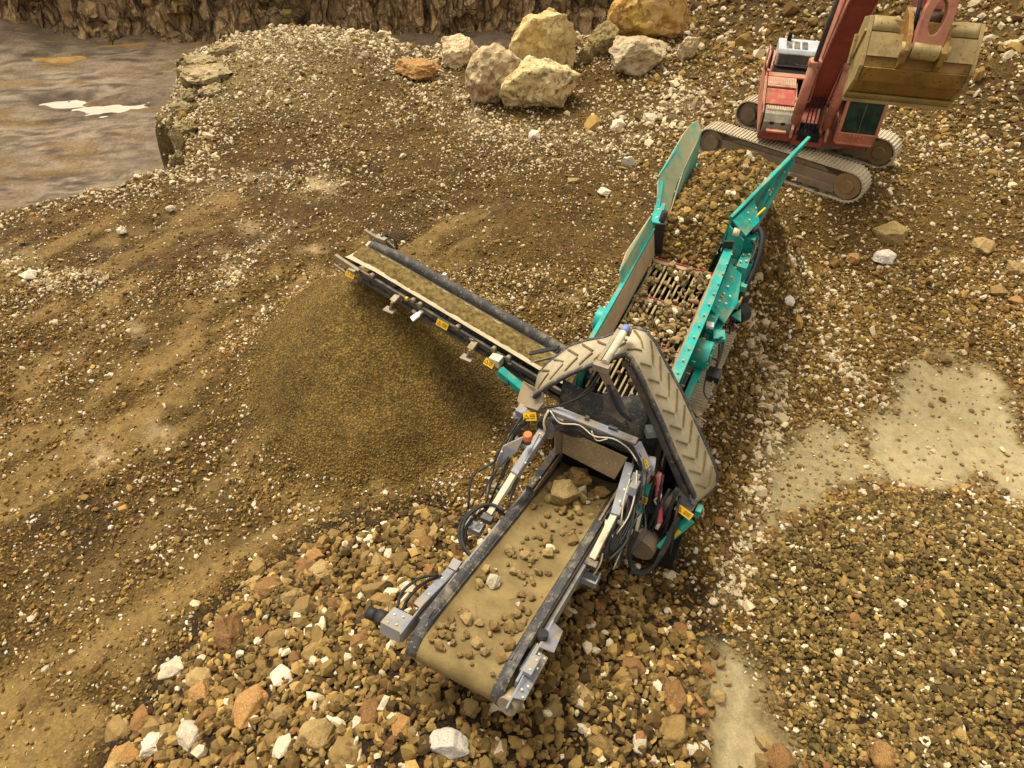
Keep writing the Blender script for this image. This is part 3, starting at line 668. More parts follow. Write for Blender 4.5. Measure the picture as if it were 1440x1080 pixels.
NAMED = [
 (885, 236, 26, 'st_grey', 'bright white angular stone just left of the teal hopper wing'), (870, 184, 26, 'st_white', 'white stone with dark underside beyond the teal hopper wing'),
 (752, 197, 26, 'st_white', 'white stone in front of the pitted boulder, dark hollow beneath'), (915, 172, 22, 'st_white', 'creamy white rubble lump between hopper wing and scree'),
 (848, 275, 20, 'st_white', 'cream block lying left of the hopper wing hinge'), (806, 260, 18, 'st_tan', 'small tan stone on the dark band left of the cream block'),
 (1250, 342, 50, 'st_tan', 'broad flat tan rock on the slope right of the teal hopper'), (1242, 370, 36, 'st_grey', 'pointed pale grey rock touching the broad flat tan rock'),
 (1198, 371, 26, 'st_orange', 'small pinkish tan rock left of the pointed pale grey rock'), (1380, 355, 38, 'st_tan', 'tan rock half buried near the right edge of the yard'),
 (1424, 386, 32, 'st_tan', 'tan brick shaped rock by the right edge'), (1404, 416, 26, 'st_brown', 'brown blocky rock below the tan brick shaped rock'), (1428, 428, 22, 'st_orange', 'orange chip of rock at the right edge below the brown block'),
 (1108, 428, 22, 'st_grey', 'dirty white rock on the gravel right of the teal screen box'), (1112, 370, 14, 'st_grey', 'small white chip lying above the dirty white rock'),
 (322, 900, 58, 'st_rust', 'tall red brown rock at the upper left edge of the rubble heap'), (245, 950, 40, 'st_white', 'lone pale rock lying on smooth mud left of the rubble heap'),
 (282, 985, 46, 'st_orange', 'orange and white rock at the left edge of the heap'), (352, 1005, 62, 'st_orange', 'large orange brown slab standing in the heap'),
 (378, 834, 40, 'st_rust', 'red brown rock near the top of the heap edge, below the conveyor frame'), (268, 1045, 44, 'st_white', 'white and rust stained rock in the lower left heap'),
 (216, 1055, 46, 'st_white', 'cream white rock at the lower left foot of the heap'), (174, 1074, 46, 'st_orange', 'bright orange rock in the lower left corner of the heap'),
 (452, 1045, 66, 'st_tan', 'long pale grey slab lying diagonally in the heap'), (486, 1076, 60, 'st_brown', 'big dull brown rock at the bottom edge of the picture'),
 (632, 1058, 62, 'st_grey', 'largest grey white rock, below the head of the near conveyor'), (566, 1030, 46, 'st_orange', 'orange tan rock left of the largest grey white rock'),
 (522, 1012, 44, 'st_rust', 'red brown block above the big dull brown rock'), (364, 806, 36, 'st_brown', 'flat brown rock at the highest left tip of the heap'), (450, 814, 44, 'st_tan', 'wide tan rock left of the conveyor drive motor'),
 (886, 945, 38, 'st_rust', 'dark rusty rock in the right flank of the heap'), (948, 990, 50, 'st_rust', 'red brown slab right of the dark rusty rock'), (985, 975, 34, 'st_brown', 'brown block beside the strip of bare mud'),
 (944, 1040, 60, 'st_brown', 'large brown boulder next to the bare mud at the bottom'), (898, 1052, 36, 'st_white', 'long pale splinter of rock below the red brown slab'), (986, 1066, 34, 'st_grey', 'upright grey white rock at the edge of the bare mud'),
 (1074, 1052, 32, 'st_tan', 'single tan rock lying on the bare mud strip'), (942, 814, 22, 'st_white', 'pale oval stone on gravel right of the conveyor'), (893, 838, 28, 'st_brown', 'square brown stone right of the near conveyor'),
 (822, 985, 40, 'st_tan', 'tan rock below the right conveyor bracket'), (412, 848, 34, 'st_tan', 'upright tan rock right of the tall red brown rock'), (430, 866, 44, 'st_brown', 'broad brown rock between conveyor and heap edge'),
 (405, 848, 26, 'st_brown', 'small brown wedge rock between two tan ones'), (590, 760, 30, 'st_brown', 'brown stone beside the left hose loop'), (502, 1024, 30, 'st_white', 'pale stone right of the long grey slab'),
 (400, 1058, 34, 'st_white', 'pale cream rock left of the big dull brown rock'), (395, 1008, 30, 'st_tan', 'greyish tan stone beside the orange brown slab'), (1095, 1078, 50, 'st_rust', 'rust stained rock at the bottom edge beside the gravel mound'),
 (1240, 1076, 50, 'st_orange', 'orange slab at the bottom edge within the gravel mound'), (700, 1062, 40, 'st_brown', 'brown rock right of the largest grey white rock'), (1325, 565, 12, 'st_brown', 'dark stone alone on the pale mud flat'),
 (43, 392, 26, 'st_white', 'pale boulder fragment near the pit edge at far left'), (172, 328, 16, 'st_white', 'small white stone near the pit edge'), (240, 297, 14, 'st_white', 'upright white stone beside a dark hollow near the pit'),
 (660, 1000, 30, 'st_tan', 'tan stone directly under the belt lip'), (775, 1005, 34, 'st_tan', 'tan stone right of the conveyor head'), (845, 1060, 44, 'st_brown', 'brown angular rock low in the right heap')]
for i, (px, py, w, mt, lb) in enumerate(NAMED):
    p, m = ppm(px, py-w*.15); stone('rock', p, w*m*.56, mt, lb, cat='rock', lvl=4, seed=1000+i*7, dims=random.choice([(1, .8, .65), (1, .7, .75), (1, .85, .55)]), planes=11, rough=.07, sink=.3)
# heap stones, the larger of the rubble
for i in range(215):
    a = random.uniform(0, 6.28); rr = math.sqrt(random.random())*4.3; x = PILE_O[0]+rr*math.cos(a); y = PILE_O[1]+rr*math.sin(a)
    if y < .9: continue
    z = float(height(np.array([x]), np.array([y]))[0]); big_ = rr > 2.6
    r = random.uniform(.08, .17)*(1.5 if rr > 2.0 and x < -.6 else .85)
    mt = random.choices(['st_brown', 'st_tan', 'st_rust', 'st_white', 'st_orange'], [44, 20, 26, 6, 4])[0]
    nm = {'st_brown': 'brown', 'st_tan': 'tan', 'st_rust': 'red brown', 'st_white': 'pale', 'st_orange': 'orange brown'}[mt]
    stone('rock', (x, y, z), r, mt, nm+' angular rock in the rubble heap around the near conveyor head', nm+' rocks in the rubble heap', 'rock', 3, None, random.choice([(1, .8, .65), (1, .7, .5), (1, .85, .7)]), sink=random.uniform(.2, .4), rx=random.uniform(-.5, .5))
# pit edge outcrop
def outcrop():
    for px, py, w, dm, rz, sd, lb, sink in [(288, 112, 70, (1, .8, .38), .3, 3, 'layered pale outcrop block at the edge of the pit', .2), (284, 96, 60, (1, .7, .35), -.2, 8, 'lichen covered top slab of the pit edge outcrop', .0),
                                  (268, 140, 34, (1, .8, .9), .1, 15, 'dark brown jointed block under the pit edge outcrop', .4), (252, 205, 34, (.5, .7, 1.3), .2, 19, 'leaning brown slab hanging over the pit', .35), (262, 186, 34, (1, .7, .6), .5, 24, 'dark lichen spotted rock above the leaning slab', .2), (318, 76, 46, (1, .7, .45), .1, 33, 'pale stone at the highest rear corner of the pit edge', .2), (272, 116, 40, (.8, .8, .8), .7, 37, 'square jointed block under the layered pale outcrop block', .35), (258, 158, 36, (1, .7, .7), .4, 41, 'blocky stone midway along the pit edge', .3), (250, 232, 30, (.8, .7, .9), .2, 45, 'lowest brown rock where the pit edge turns left', .3), (300, 130, 34, (1, .8, .5), .9, 49, 'flat stone behind the jointed blocks of the pit edge', .3)]:
        p, m = ppm(px, py); stone('rock_outcrop', p, w*m*.55, 'outcrop', lb, cat='outcrop', lvl=5, seed=4000+sd, dims=dm, rz=rz, planes=16, rough=.10, sink=sink)
outcrop()

# ------------------------------------------------------------------ mobile screening plant (local x = right, y = along towards the feed hopper, z up)
SP = empty('screening_plant', (MO[0], MO[1], 0), -MA, 'teal and grey tracked screening plant with three belt conveyors and a loaded feed hopper', 'screening machine')
V3 = Vector
def weld(o, mb, mat):
    """adds a raised surface pattern to a part as a second material of the same mesh"""
    me = o.data; n = len(me.vertices); V = [v.co[:] for v in me.vertices]; F = [tuple(p.vertices) for p in me.polygons]; sm = [p.use_smooth for p in me.polygons]
    new = bpy.data.meshes.new(me.name); new.from_pydata(V+mb.v, [], F+[[n+i for i in f] for f in mb.f]); new.materials.append(me.materials[0]); new.materials.append(mat)
    new.polygons.foreach_set('use_smooth', sm+[False]*len(mb.f)); new.polygons.foreach_set('material_index', [0]*len(F)+[1]*len(mb.f)); o.data = new
def lerp(a, b, t): return tuple(a[i]+(b[i]-a[i])*t for i in range(3))
def sticker(parent, c, ux, uy, w, h):
    """yellow warning plate with a printed triangle and text lines; ux, uy span its plane"""
    c = V3(c); ux = V3(ux).normalized(); uy = V3(uy); uy = (uy-ux*uy.dot(ux)).normalized(); n = ux.cross(uy)
    if n.z < 0: uy = V3((uy.x, -uy.y, uy.z)); uy = (uy-ux*uy.dot(ux)).normalized(); n = ux.cross(uy)
    w *= 1.2; h *= 1.2; c = c+n*.02
    me = bpy.data.meshes.new('warning_label'); vs = []; fs = []; mi = []
    def quad(cx, cy, a, b, lift, m):
        k = len(vs); vs.extend([tuple(c+ux*(cx+sx*a/2)+uy*(cy+sy*b/2)+n*lift) for sx, sy in ((-1, -1), (1, -1), (1, 1), (-1, 1))]); fs.append((k, k+1, k+2, k+3)); mi.append(m)
    def tri(cx, cy, s, lift, m):
        k = len(vs); vs.extend([tuple(c+ux*(cx+x*s)+uy*(cy+y*s)+n*lift) for x, y in ((-.5, -.42), (.5, -.42), (0, .48))]); fs.append((k, k+1, k+2)); mi.append(m)
    for sgn in (1,):
        quad(0, 0, w*1.06, h*1.06, 0, 1); quad(0, 0, w, h, .004, 0); tri(-.25*w, 0, .62*h, .007, 1); tri(-.25*w, -.02*h, .36*h, .009, 0)
        for j in (-.2, 0., .2): quad(.2*w, j*h, .42*w*(1-.3*abs(j)), .08*h, .007, 1)
    me.from_pydata(vs, [], fs); me.materials.append(M['yellow']); me.materials.append(M['print']); me.polygons.foreach_set('material_index', mi)
    return link('warning_label', me, parent)
def bolts(mb, pts, r=.014, n=(0, 0, 1)):
    n = V3(n).normalized()
    for p in pts: mb.cyl(V3(p), V3(p)+n*r*.7, r*.72, 6)
def crawler(mb_pads, y0, y1, r, zc, x0, x1, pitch, thick=.03, rib=.022):
    """chain of track pads round an oval path in the y-z plane"""
    L = (y1-y0); per = 2*L+2*math.pi*r; n = int(per/pitch)
    for i in range(n):
        s = i*per/n
        if s < L: y, z, ny_, nz_ = y0+s, zc+r, 0, 1
        elif s < L+math.pi*r: a = (s-L)/r; y, z, ny_, nz_ = y1+r*math.sin(a), zc+r*math.cos(a), math.sin(a), math.cos(a)
        elif s < 2*L+math.pi*r: y, z, ny_, nz_ = y1-(s-L-math.pi*r), zc-r, 0, -1
        else: a = (s-2*L-math.pi*r)/r; y, z, ny_, nz_ = y0-r*math.sin(a), zc-r*math.cos(a), -math.sin(a), -math.cos(a)
        rx = math.atan2(-ny_, nz_)
        mb_pads.box(((x0+x1)/2, y, z), (x1-x0, per/n*.93, thick), rx=rx)
        k = thick/2+rib/2
        mb_pads.box(((x0+x1)/2, y+ny_*k, z+nz_*k), (x1-x0-.004, per/n*.22, rib), rx=rx)

# --- chassis
b = MB()
for x in (-.30, .62): b.bar((x, 3.9, .85), (x, 9.9, 1.0), .14, .24)
for y in (4.1, 5.4, 6.6, 8.0, 9.6): b.bar((-.30, y, .88), (.62, y, .88), .12, .18)
b.box((.16, 5.2, 1.35), (.95, 2.0, .75)); b.box((.16, 7.4, 1.3), (1.0, 1.9, .7))
for x in (-.36, .70):
    for y in (4.5, 7.4): b.bar((x, y, .9), (x, y, 2.6), .10, .10)
b.build('chassis', M['dgrey'], SP, .01)
# --- crawler tracks
for x0, x1 in ((-.62, -.30), (.82, 1.16)):
    f = MB(); f.box(((x0+x1)/2, 7.1, .42), ((x1-x0)*.5, 3.0, .34)); fr = f.build('track_frame', M['trackdark'], SP, .01)
    p = MB(); crawler(p, 5.7, 8.55, .36, .40, x0, x1, .075); p.build('track_belt', M['track'], fr)
    for y in (5.7, 8.55): MB().cyl((x0+.05, y, .4), (x1-.03, y, .4), .30, 20).build('track_wheel', M['trackdark'], fr)
    for y in (6.3, 6.9, 7.5, 8.0): MB().cyl((x0+.07, y, .2), (x1-.05, y, .2), .12, 14).build('track_roller', M['trackdark'], fr)

# --- screen box
def deckz(y): return 2.52+.115*(y-4.2)+.0
b = MB()
b.plate([(-.44, 4.2, 2.05), (-.44, 4.2, 3.02), (-.46, 6.0, 3.22), (-.47, 7.35, 3.40), (-.47, 7.35, 2.3)], .03)
b.plate([(.80, 4.2, 2.05), (.80, 4.2, 3.02), (.78, 6.0, 3.22), (.72, 7.35, 3.38), (.72, 7.35, 2.3)], .03)
b.bar((.84, 4.22, 3.03), (.82, 6.0, 3.23), .14, .035); b.bar((.82, 6.0, 3.23), (.76, 7.35, 3.39), .14, .035)      # right top flange
b.bar((-.47, 4.22, 3.03), (-.48, 6.0, 3.23), .07, .03); b.bar((-.48, 6.0, 3.23), (-.49, 7.35, 3.41), .07, .03)
for y in (4.5, 5.1, 6.3, 6.9): b.bar((.83, y, 2.2), (.83, y, deckz(y)+.42), .05, .06)
for y in (4.6, 5.2, 6.2): b.bar((-.47, y, 2.2), (-.47, y, deckz(y)+.42), .05, .06)
box = b.build('screen_box', M['teal'], SP, .006)
b = MB(); b.plate([(-.49, 5.95, 3.2), (-.56, 6.0, 3.42), (-.60, 6.35, 3.52), (-.55, 7.3, 3.66), (-.49, 7.35, 3.42)], .02); b.build('spill_plate', M['tealdusty'], box, .004)
b = MB()
for y in np.linspace(4.35, 7.2, 13): b.cyl((.84, y, deckz(y)+.50+.012*(y-4.2)), (.84, y, deckz(y)+.56), .014, 6); b.cyl((.90, y+.05, deckz(y)+.30), (.965, y+.05, deckz(y)+.30), .012, 6)
b.each('bolt', M['tealdusty'], box)
b = MB(); b.plate([(.69, 4.6, 2.64), (.785, 4.5, 3.0), (.70, 7.3, 3.36), (.64, 7.3, 2.96)], .02); b.build('side_liner', M['liner'], box)
b = MB(); b.plate([(-.355, 4.5, 2.64), (-.43, 4.4, 3.0), (-.455, 7.3, 3.37), (-.385, 7.3, 2.96)], .02); b.build('side_liner', M['liner'], box)
b = MB(); b.box((.16, 5.8, 2.12), (1.2, 3.2, .03)); b.box((.16, 7.36, 2.45), (1.15, .03, .75)); b.build('deck_shade_plate', M['void'], box)  # near-black plates, the shade below the bars put into their colour
# grizzly bars in three stepped tiers
tiers = [(6.35, 7.22), (5.42, 6.30), (4.30, 5.36)]
b = MB(); c = MB()
for y0, y1 in tiers:
    for i in range(12):
        x = -.33+i*.087+.006*((i*7) % 3); z1 = deckz(y1)+.02; z0 = deckz(y0)+.03
        b.hexa([(x-.010, y0, z0-.05), (x+.010, y0, z0-.05), (x+.019, y1, z1-.06), (x-.019, y1, z1-.06), (x-.010, y0, z0), (x+.010, y0, z0), (x+.019, y1, z1), (x-.019, y1, z1)])
    c.box((.16, y1+.03, deckz(y1)+.0), (1.06, .09, .07))
b.each('grizzly_bar', M['bars'], box); c.each('deck_crossmember', M['chute'], box, .006)
b = MB()
for y0, y1 in tiers: b.bar((-.36, y1+.088, deckz(y1)+.035), (.66, y1+.088, deckz(y1)+.035), .014, .035)
b.each('red_edging', M['redline'], box)
b = MB()
for x in (-.45, .66): b.plate([(x, 7.42, 2.9), (x, 7.30, 3.55), (x+.14, 7.36, 3.55), (x+.14, 7.5, 2.9)], .03)
b.each('rubber_flap', M['black'], box)
# vibrator drums
b = MB(); b.cyl((.80, 5.55, 2.72), (1.10, 5.55, 2.72), .215, 24); b.cyl((1.10, 5.55, 2.72), (1.13, 5.55, 2.72), .12, 16); b.cyl((.80, 5.55, 2.72), (.84, 5.55, 2.72), .245, 24); dr = b.build('vibrator_drum', M['teal'], box, .006)
b = MB()
for i in range(8): a = i*math.pi/4; b.cyl((1.10, 5.55+.165*math.cos(a), 2.72+.165*math.sin(a)), (1.122, 5.55+.165*math.cos(a), 2.72+.165*math.sin(a)), .018, 6)
b.build('flange_bolt', M['tealdusty'], dr) if False else b.each('bolt', M['tealdusty'], box)
b = MB(); b.cyl((-.74, 5.72, 2.62), (-.47, 5.72, 2.62), .20, 24); b.cyl((-.50, 5.72, 2.62), (-.47, 5.72, 2.62), .23, 24); b.build('vibrator_drum', M['teal'], box, .006)
MB().box((.94, 5.92, 2.98), (.11, .12, .05), rz=.2).build('white_box', M['white'], box, .006)
# right hand support girder with hydraulic gear
b = MB()
b.bar((1.0, 4.2, 2.35), (1.0, 8.1, 2.72), .10, .16); b.bar((.98, 6.05, 2.72), (1.06, 7.9, 2.95), .20, .05)
b.plate([(.86, 6.2, 3.05), (1.10, 6.25, 2.82), (1.16, 6.75, 2.88), (1.05, 7.3, 3.05), (.84, 7.2, 3.25)], .03)
b.box((1.02, 7.55, 3.0), (.17, .42, .30)); b.box((.96, 7.95, 3.15), (.22, .20, .42)); b.plate([(1.12, 6.75, 2.62), (1.30, 6.72, 2.58), (1.22, 7.0, 2.62)], .03)
b.box((.93, 6.1, 2.95), (.14, .36, .05)); b.box((1.10, 5.95, 2.80), (.18, .22, .10), rz=.3)
gd = b.build('support_girder', M['teal'], SP, .008)
b = MB(); bolts(b, [(.92, 6.45, 3.05), (.94, 6.62, 3.08), (.95, 6.8, 3.10), (1.02, 6.5, 3.0), (1.03, 6.68, 3.02), (.97, 7.45, 3.17), (1.05, 7.5, 3.17), (.97, 7.65, 3.17), (1.05, 7.7, 3.17)], .026, (.3, 0, 1)); b.each('bolt', M['cream'], gd)
b = MB(); b.tube([(.96, 7.95, 3.42), (1.06, 8.05, 3.46), (1.17, 7.9, 3.36), (1.20, 7.6, 3.10), (1.17, 7.3, 2.85), (1.12, 7.1, 2.65)], .045, 8); b.tube([(1.03, 7.85, 3.34), (1.12, 7.75, 3.3), (1.12, 7.5, 3.16)], .025, 8)
b.tube([(1.10, 5.8, 2.85), (1.18, 5.9, 2.82), (1.22, 5.7, 2.6), (1.20, 5.45, 2.35)], .022, 7); b.tube([(1.12, 5.5, 2.5), (1.18, 5.2, 2.35), (1.30, 5.15, 2.30), (1.34, 5.4, 2.45)], .012, 6); b.each('hydraulic_hose', M['black'], gd)
b = MB(); b.cyl((1.16, 7.05, 2.45), (1.26, 7.2, 2.45), .17, 18); b.box((1.22, 5.55, 2.4), (.2, .22, .12)); b.box((1.20, 7.35, 2.35), (.16, .30, .34)); b.each('hydraulic_valve', M['black'], gd, .01)
b = MB(); b.bar((1.05, 5.15, 2.05), (1.24, 4.98, 2.05), .10, .05); b.cyl((1.2, 4.98, 2.05), (1.36, 4.92, 2.05), .012, 6); b.cyl((1.24, 5.38, 2.35), (1.26, 5.6, 2.42), .018, 8); b.each('support_foot', M['steel'], gd, .006)
b = MB(); b.bar((1.17, 6.95, 2.72), (1.18, 7.1, 2.74), .012, .1); b.bar((1.17, 6.95, 2.62), (1.17, 6.95, 2.78), .014, .014); b.bar((1.185, 7.1, 2.62), (1.185, 7.1, 2.78), .014, .014); b.each('yellow_guard', M['yellow'], gd)

# --- feed hopper
b = MB()
b.plate([(-.42, 7.45, 2.3), (-.42, 7.45, 3.2), (-.44, 9.7, 3.5), (-.44, 9.7, 2.4)], .04); b.plate([(.66, 7.45, 2.3), (.66, 7.45, 3.2), (.85, 9.7, 3.5), (.85, 9.7, 2.4)], .04)
b.plate([(-.42, 7.45, 2.35), (.66, 7.45, 2.35), (.85, 9.7, 2.45), (-.44, 9.7, 2.45)], .05)
for y in (7.9, 8.7, 9.5): b.bar((.78, y, 1.0), (.74, y, 2.6), .09, .09); b.bar((-.48, y, 1.0), (-.44, y, 2.6), .09, .09)
hop = b.build('feed_hopper', M['teal'], SP, .008)
b = MB(); b.cyl((-.36, 7.66, 2.62), (.60, 7.66, 2.62), .19, 20); b.build('feed_belt_drum', M['void'], hop)  # drum coloured near black to paint the shade under the hopper lip
w1 = MB(); A = [(-.58, 9.66, 4.30), (-.66, 9.45, 4.26), (-.69, 9.20, 4.19), (-.71, 8.90, 4.08), (-.73, 8.55, 3.97), (-.745, 8.28, 3.88), (-.72, 8.14, 3.79), (-.65, 8.0, 3.66), (-.58, 7.82, 3.50)]; B = [(-.47, 9.60, 4.16), (-.46, 9.42, 4.02), (-.47, 9.15, 3.88), (-.50, 8.88, 3.78), (-.50, 8.55, 3.62), (-.47, 8.28, 3.47), (-.44, 8.14, 3.38), (-.41, 8.0, 3.29), (-.39, 7.82, 3.20)]
w1.plate([(-.47, 9.6, 4.12), (-.50, 8.85, 3.76), (-.41, 7.95, 3.26), (-.41, 7.95, 3.0), (-.44, 9.6, 3.2)], .02)
w1.strip(A, B, .03, False); wl = w1.build('hopper_wing', M['tealdusty'], SP, .003)
b = MB(); b.bar((-.70, 8.25, 3.76), (-.52, 7.6, 3.30), .07, .10); b.bar((-.58, 7.98, 3.5), (-.50, 7.5, 3.4), .16, .10); b.bar((-.76, 8.2, 3.84), (-.70, 8.9, 4.03), .03, .06); b.build('wing_hinge', M['teal'], wl, .006)
b = MB(); bolts(b, [(-.62, 7.95, 3.58), (-.56, 7.80, 3.50), (-.52, 7.62, 3.46)], .03, (-.3, 0, 1)); b.each('bolt', M['cream'], wl)
MB().cyl((-.45, 7.56, 3.25), (-.40, 7.60, 3.62), .055, 12).build('hinge_post', M['black'], wl)
w2 = MB(); A = [(1.27, 9.95, 4.24), (1.12, 9.4, 4.12), (.92, 8.75, 3.96), (.70, 8.1, 3.80), (.62, 7.8, 3.68)]; B = [(1.05, 9.95, 3.62), (.96, 9.4, 3.52), (.82, 8.75, 3.40), (.64, 8.1, 3.26), (.57, 7.8, 3.18)]
w2.strip(A, B, -.03, False); w2.bar((1.28, 9.97, 4.24), (.62, 7.78, 3.69), .055, .05); wr = w2.build('hopper_wing', M['teal'], SP, .004)
MB().strip([(x-.004, y, z-.01) for x, y, z in A], [(x-.006, y, z) for x, y, z in B], .004, False).build('wing_lining', M['tealdusty'], wr)
b = MB(); b.bar((1.16, 9.55, 3.98), (.93, 8.15, 3.12), .07, .08); b.bar((1.0, 9.05, 3.86), (.95, 8.5, 3.42), .05, .06); b.bar((.80, 8.35, 3.72), (.92, 7.95, 3.2), .05, .12)
b.plate([(.66, 7.75, 3.66), (.92, 7.7, 3.48), (1.02, 8.2, 3.5), (.82, 8.4, 3.76)], .03); b.plate([(.64, 7.7, 3.6), (.92, 7.68, 3.42), (.92, 7.68, 3.05), (.66, 7.7, 3.05)], .03); b.box((1.03, 8.1, 3.15), (.12, .25, .45)); b.build('wing_brace', M['teal'], wr, .006)
b = MB(); b.cyl((.72, 7.72, 3.5), (.82, 7.72, 3.5), .07, 12); b.cyl((.66, 7.5, 3.3), (.76, 7.46, 3.3), .07, 12); bolts(b, [(.74, 7.95, 3.66), (.82, 8.1, 3.66), (.88, 8.0, 3.6), (.90, 8.3, 3.66), (.98, 8.75, 3.78), (1.1, 9.2, 3.92)], .022, (.4, 0, 1)); b.each('hinge_pin', M['cream'], wr)
b = MB(); b.bar((.93, 8.16, 3.56), (1.03, 8.45, 3.62), .025, .03); b.build('latch_pin', M['yellow'], wr)

# --- near conveyor that carries the oversize
def nz_(y): return 2.46-.352*y        # belt line: head at y=0, tail at y=4.4
b = MB()
for s in (-1, 1):
    x = .60*s
    b.bar((x*1.03, .30, nz_(.30)+.00), (x*1.06, 4.3, nz_(4.3)+.02), .05, .11)
    b.bar((x*1.0, .45, nz_(.45)-.22), (x*1.0, 4.2, nz_(4.2)-.18), .05, .10)
    for y in np.arange(.6, 4.2, .55): b.bar((x*1.03, y, nz_(y)), (x, y+.18, nz_(y+.18)-.22), .03, .03)
for y in np.arange(.5, 4.3, .6): b.bar((-.6, y, nz_(y)-.22), (.6, y, nz_(y)-.22), .06, .06)
ov = b.build('oversize_conveyor', M['grey'], SP, .006)
# belt, troughed, wrapping the head drum
ys = list(np.linspace(4.4, .12, 30)); path = [(y, nz_(y)+.045) for y in ys]
for a in np.linspace(.1, math.pi, 10): path.append((.12-.17*math.sin(a), nz_(.12)-.125+.17*math.cos(a)))
path += [(y, nz_(y)-.31) for y in (.3, 2.2, 4.3)]
xs = [-.555, -.50, -.44, -.38, -.28, 0, .28, .38, .44, .50, .555]
def trough(x, fade): return max(0, (abs(x)-.36))*.62*fade
vs = []; fs = []; n = len(xs)
for i, (y, z) in enumerate(path):
    fade = min(1, max(0, (y-.0)/.5)) if i < 30 else 0
    for x in xs: vs.append((x, y, z+trough(x, fade)))
for i in range(len(path)-1):
    for j in range(n-1): fs.append((i*n+j, i*n+j+1, (i+1)*n+j+1, (i+1)*n+j))
near_belt = MB().add(vs, fs, True).build('belt', M['sandbelt'], ov)
for s in (-1, 1):                                      # clean black belt edge with its worn skirt
    A = []; B = []; A2 = []; B2 = []
    for i, (y, z) in enumerate(path[:36]):
        f = min(1, max(0, (y)/.5)) if i < 30 else 0
        A.append((s*.445, y, z+trough(.445, f)+.006)); B.append((s*.575, y, z+trough(.575, f)+.006))
    if s > 0: A, B = B, A
    MB().strip(B, A, .012).build('belt_edge', M['rubber'], ov)
    k = MB()
    for dx in (.475, .525): k.bar((s*dx, .35, nz_(.35)+.045+trough(dx, .8)+.014), (s*dx, 4.3, nz_(4.3)+.045+trough(dx, 1)+.014), .014, .012)
    k.each('edge_wear_strip', M['rubber'], ov)
b = MB()
for i in range(9):                                     # chevron cleats of the belt, mostly buried in mud
    y = .32+i*.44
    for s in (-1, 1):
        u = random.uniform(0, .1); b.bar((s*(.07+u), y-.13+u, nz_(y-.13+u)+.042), (s*(.22+u), y+.08, nz_(y+.08)+.042), .014, .014)
weld(near_belt, b, M['cleat'])
MB().cyl((-.56, .12, nz_(.12)-.125), (.56, .12, nz_(.12)-.125), .155, 24).build('head_drum', M['steel'], ov)
b = MB()                                               # head bracket with drive motor, left
b.plate([(-.66, .02, 2.56), (-.66, .02, 2.36), (-.66, .35, 2.22), (-.66, 1.15, 2.0), (-.66, 1.15, 2.12), (-.66, .45, 2.47)], .02); b.box((-.80, .14, 2.42), (.26, .26, .17), rx=-.33); b.plate([(-.66, .40, 2.46), (-.78, .44, 2.40), (-.76, 1.1, 2.15), (-.66, 1.1, 2.15)], .02)
b.box((-.70, 1.18, 2.11), (.12, .14, .12)); b.bar((-.62, 1.15, 2.13), (-.61, 1.75, 1.90), .03, .08)
hb = b.build('head_bracket', M['grey'], ov, .006)
b = MB(); bolts(b, [(-.86, .08, 2.53), (-.76, .10, 2.53), (-.86, .20, 2.49), (-.76, .22, 2.49), (-.68, .36, 2.50), (-.68, .6, 2.42), (-.70, .9, 2.28)], .017, (0, .3, 1)); b.each('bolt', M['cream'], hb)
b = MB(); b.cyl((-.93, .14, 2.41), (-1.05, .13, 2.41), .085, 16); b.cyl((-1.05, .13, 2.41), (-1.17, .12, 2.41), .07, 16); b.build('drive_motor', M['black'], hb)
b = MB(); b.tube([(-.90, .30, 2.44), (-.97, .50, 2.40), (-.90, .75, 2.36), (-.76, .92, 2.28)], .018, 7); b.tube([(-.86, .30, 2.36), (-.90, .55, 2.30), (-.84, .8, 2.26), (-.74, .95, 2.22)], .018, 7); b.each('hydraulic_hose', M['black'], hb)
MB().cyl((-.93, .32, 2.40), (-.90, .52, 2.40), .016, 8).build('hose_fitting', M['cream'], hb)
b = MB()                                               # head bracket, right
b.plate([(.67, -.12, 2.50), (.67, -.12, 2.40), (.67, .45, 2.16), (.67, 1.02, 2.02), (.67, 1.02, 2.30), (.67, .5, 2.42)], .022); b.plate([(.675, .0, 2.49), (.79, .05, 2.44), (.79, .62, 2.26), (.675, .60, 2.36)], .018); b.plate([(.675, .62, 2.40), (.83, .68, 2.30), (.80, 1.0, 2.18), (.675, 1.0, 2.28)], .018); b.bar((.64, .15, 2.44), (.64, .85, 2.22), .03, .10); b.box((.70, .40, 2.44), (.10, .26, .05), rx=-.34)
hb = b.build('head_bracket', M['grey'], ov, .006)
b = MB(); bolts(b, [(.72, .12, 2.47), (.76, .18, 2.46), (.71, .33, 2.49), (.72, .47, 2.44), (.76, .40, 2.42), (.71, .55, 2.40), (.77, .56, 2.34), (.76, .06, 2.46)], .019, (.2, .3, 1)); b.each('bolt', M['cream'], hb)
b = MB(); b.cyl((.655, .74, 2.30), (.655, .78, 2.42), .06, 14); b.build('tensioner_tube', M['black'], hb)
MB().cyl((.64, -.06, 2.35), (.66, .10, 2.30), .11, 16).build('end_wheel', M['steel'], hb)
